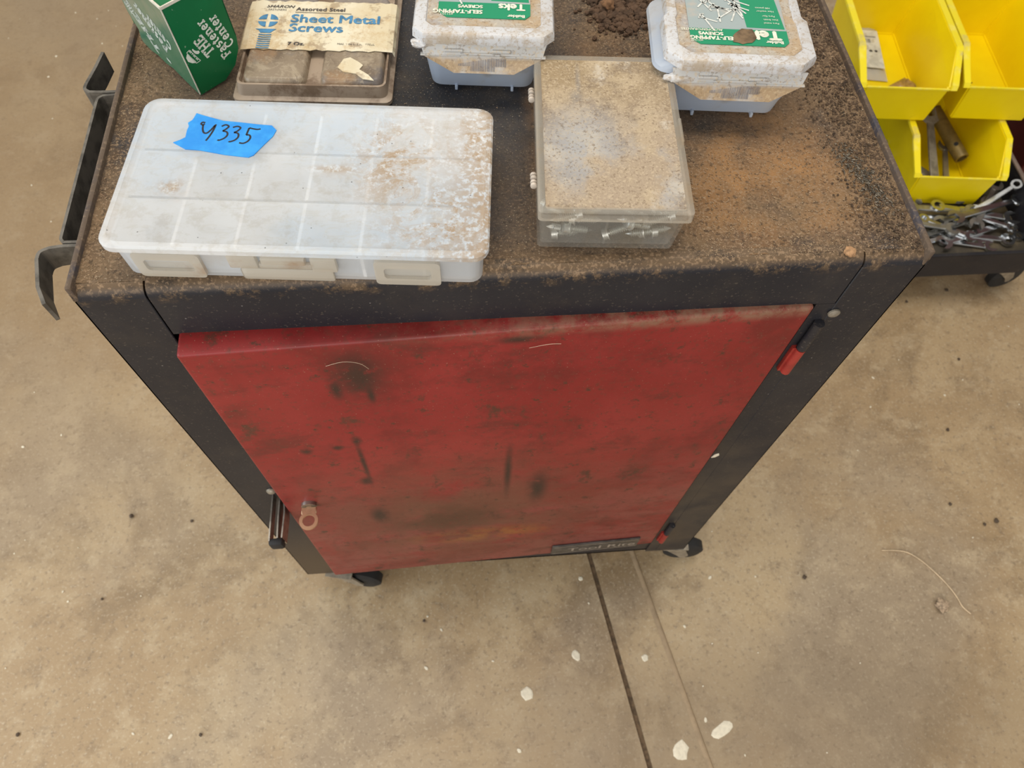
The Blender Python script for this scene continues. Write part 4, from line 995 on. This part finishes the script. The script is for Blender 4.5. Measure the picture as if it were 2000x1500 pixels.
def put_wrench(p, a, b, first, lab, group=None, mat=None, roll=0):
    o = protos[p] if first else protos[p].copy()
    if not first: COL.objects.link(o)
    a, b = Vector(a), Vector(b); d = (b - a).normalized(); y = Vector((0, 0, 1)).cross(d).normalized(); z = d.cross(y)
    M_ = Matrix((d, y, z)).transposed().to_4x4() @ Matrix.Rotation(roll, 4, 'X'); M_.translation = (a + b) / 2
    o.matrix_world = M_; tag(o, lab, 'wrench', group); return o
zf = .1305
put_wrench(0, (1.238, .567, zf + .007), (1.380, .607, zf + .009), True, 'bright polished wrench lying diagonally nearest the front lip of the tray')
put_wrench(1, (1.194, .588, zf), (1.306, .618, zf + .008), True, 'satin wrench lying left of the bright polished wrench in the tray')
put_wrench(2, (1.330, .640, zf + .022), (1.396, .668, zf + .050), True, 'short polished wrench raised at the right end of the wrench pile')
put_wrench(3, (1.258, .702, .152), (1.284, .868, .192), True, 'thick grey open-ended wrench leaning inside the lowest yellow bin', roll=R(12))
G = 'wrenches heaped in the low tray'
rest = [(0, (1.205, .628), .02, .01), (2, (1.25, .60), 2.6, .013), (1, (1.30, .635), .35, .014), (2, (1.34, .612), -.5, .016), (0, (1.315, .63), 2.9, .019), (1, (1.25, .641), -.15, .020), (2, (1.22, .576), .25, .001), (0, (1.30, .585), -.22, .001), (1, (1.345, .645), .9, .022), (2, (1.355, .575), .1, .001), (0, (1.34, .632), .25, .028), (2, (1.285, .565), 2.95, .001), (1, (1.20, .61), -.3, .014)]
for p, (x, y), a, dz in rest:
    L = (.15, .12, .10)[p] / 2; dx, dy = L * math.cos(a), L * math.sin(a)
    put_wrench(p, (x - dx, y - dy, zf + dz), (x + dx, y + dy, zf + dz + random.uniform(0, .006)), False, 'loose steel wrench in the heap between the tray lip and the lowest yellow bin', G)
for a, b, lab in (((1.236, .70, .140), (1.244, .85, .150), 'grey wrench lying against the left wall of the lowest bin'), ((1.292, .715, .137), (1.225, .80, .139), 'grey wrench lying crosswise on the floor of the lowest bin')):
    put_wrench(3, a, b, False, lab)
put_wrench(1, (1.285, .70, .148), (1.312, .80, .160), False, 'satin wrench lying under the olive tube in the lowest bin')
# olive tube with a cross hole
bm = B(); L = .13
rings = []
for r_, z in ((.0095, 0), (.0135, 0), (.0140, .002), (.0140, L), (.0095, L), (.0095, .0)): rings.append([(r_ * math.cos(2 * math.pi * i / 20), r_ * math.sin(2 * math.pi * i / 20), z) for i in range(20)])
loft(bm, rings, False, False)
o = obj('box_spanner', bm, simple('olive_tube', (.24, .17, .055), .45, .4, .3, 60), smooth=True)
a, b = Vector((1.331, .762, .170)), Vector((1.306, .885, .188)); o.matrix_world = Matrix.Translation(a) @ (b - a).to_track_quat('Z', 'Y').to_matrix().to_4x4(); tag(o, 'olive tubular box spanner with cross hole in the lowest yellow bin', 'spanner')
bm = B(); cyl(bm, (0, 0, .0), (0, 0, .0006), .0045, 14); k = obj('cross_hole', bm, RUBBER, o); d = Matrix(o.matrix_world).inverted().to_3x3() @ Vector((-.35, -.55, .75)); d.z = 0; d.normalize(); k.matrix_local = Matrix.Translation(d * .0139 + Vector((0, 0, .030))) @ d.to_track_quat('Z', 'Y').to_matrix().to_4x4()
# plastic bags in the upper left bin
q = Mat('clear_bag', (.62, .60, .55), .12, 0, .8); q.bump(q.noise(90, 3), .5, .004); BAG = q.done(clear=.35)
def bag(name, w, l, loc, rz, mat, lab, seed):
    bm = B(); bmesh.ops.create_grid(bm, x_segments=18, y_segments=26, size=1)
    for v in bm.verts:
        x, y = v.co.x, v.co.y; e = max(0, (1 - x ** 4) * (1 - y ** 4))
        v.co = Vector((x * w / 2, y * l / 2, .0015 + .010 * e + .003 * e * mnoise.noise(Vector((x * 3, y * 5, seed)))))
    low = bmesh.ops.duplicate(bm, geom=bm.faces[:])
    for v in [g for g in low['geom'] if isinstance(g, bmesh.types.BMVert)]: v.co.z = .001
    bmesh.ops.remove_doubles(bm, verts=bm.verts, dist=.0004)
    o = obj(name, bm, mat, smooth=True); o.location = loc; o.rotation_euler = (0, 0, rz); return tag(o, lab, 'bag')
bg = bag('plastic_bag', .066, .20, (1.150, .995, .2620), R(-10), BAG, 'clear plastic bag with white tag lying in the upper left yellow bin', 2)
bm = flat([(-.026, -.075), (.026, -.075), (.026, .045), (-.026, .045)], .0118, .0004); tg = obj('paper_tag', bm, simple('tag_paper', (.62, .62, .58), .7), bg)
bm = B()
for k in range(9): stroke(bm, [(-.018 + .003 * k, .004), (-.018 + .003 * k, .016)], .0016 if k % 3 else .0008, .0124)
for x, y in ((.004, -.022), (.015, -.022)): blob(bm, x, y, .0038, .0001, 9, 1, 0, .0123)
stroke(bm, [(-.02, .024), (.02, .024)], .002, .0124)
finish_flat('tag_print', bm, BARS, tg)
bag('crumpled_bag', .05, .05, (1.196, .868, .2620), R(30), simple('brown_film', (.40, .25, .08), .25, 0, .4, 60), 'small crumpled brown film scrap at the front of the upper left bin', 7)

# ------------------------------------------------------------------ small litter on the concrete
pts = [fpt(*p, .0015) for p in ((1722, 1075), (1765, 1077), (1795, 1092), (1825, 1117), (1850, 1142), (1868, 1165), (1880, 1185), (1896, 1199))]
bm = B(); tube(bm, smooth_path(pts, 4), .0011, 5); o = obj('straw', bm, simple('dry_straw', (.66, .50, .32), .6)); tag(o, 'long thin pale curved straw lying on the concrete at right', 'straw')
def pebble(px, py, r_, mat, lab, name='pebble', group=None, fl_=.6):
    p = fpt(px, py); bm = B(); bmesh.ops.create_icosphere(bm, subdivisions=3 if r_ > .006 else 2, radius=1); sd_ = random.uniform(0, 90)
    for v in bm.verts: v.co = v.co * r_ * (1 + .45 * mnoise.fractal(v.co * 1.4 + Vector((sd_, 0, 0)), 1, 2, 4)); v.co.z *= fl_
    zmin = min(v.co.z for v in bm.verts)
    for v in bm.verts: v.co.z = v.co.z - zmin
    o = obj(name, bm, mat, smooth=True); o.location = (p.x, p.y, 0.0002); return tag(o, lab, 'debris', group)
pebble(1836, 1184, .011, simple('pale_crumble', (.45, .33, .22), .9, 0, .5, 300), 'pale crumbled clump on the concrete beside the straw', 'crumble')
DK = simple('dark_chip', (.085, .058, .038), .85)
for px, py, r_ in ((1945, 1018, .006), (1570, 1128, .005), (1922, 1024, .004), (1848, 568, .005), (1872, 702, .004), (1770, 590, .004), (1850, 840, .0045), (1855, 985, .004), (258, 1009, .0055), (375, 1018, .0035), (36, 1435, .004), (393, 1435, .0035), (200, 1170, .003), (828, 1213, .003)):
    pebble(px, py, r_ * .72, DK, 'small dark chip lying on the bare concrete floor', 'chip', 'dark chips on the floor')
# loose fibres on the door and paint chips
FIB = simple('pale_fibre', (.62, .48, .34), .7)
bm = B()
for P_ in ([(.158, -.0185, .772), (.172, -.0190, .778), (.184, -.0187, .774), (.190, -.0183, .764)], [(.317, -.0135, .776), (.332, -.0140, .781), (.342, -.0135, .780)]):
    bm = B(); tube(bm, smooth_path(P_, 4), .0002, 4); obj('fibre', bm, FIB, cart, True)
bm = B(); prism(bm, [(0, 0), (.004, .001), (.0075, .006), (.006, .011), (.002, .008)], 0, .0008)
bmesh.ops.transform(bm, matrix=Matrix.Translation((.5395, -.0070, .505)) @ Matrix.Rotation(R(90), 4, 'X'), verts=bm.verts); o = obj('paint_chip', bm, PAINT, cart, True)
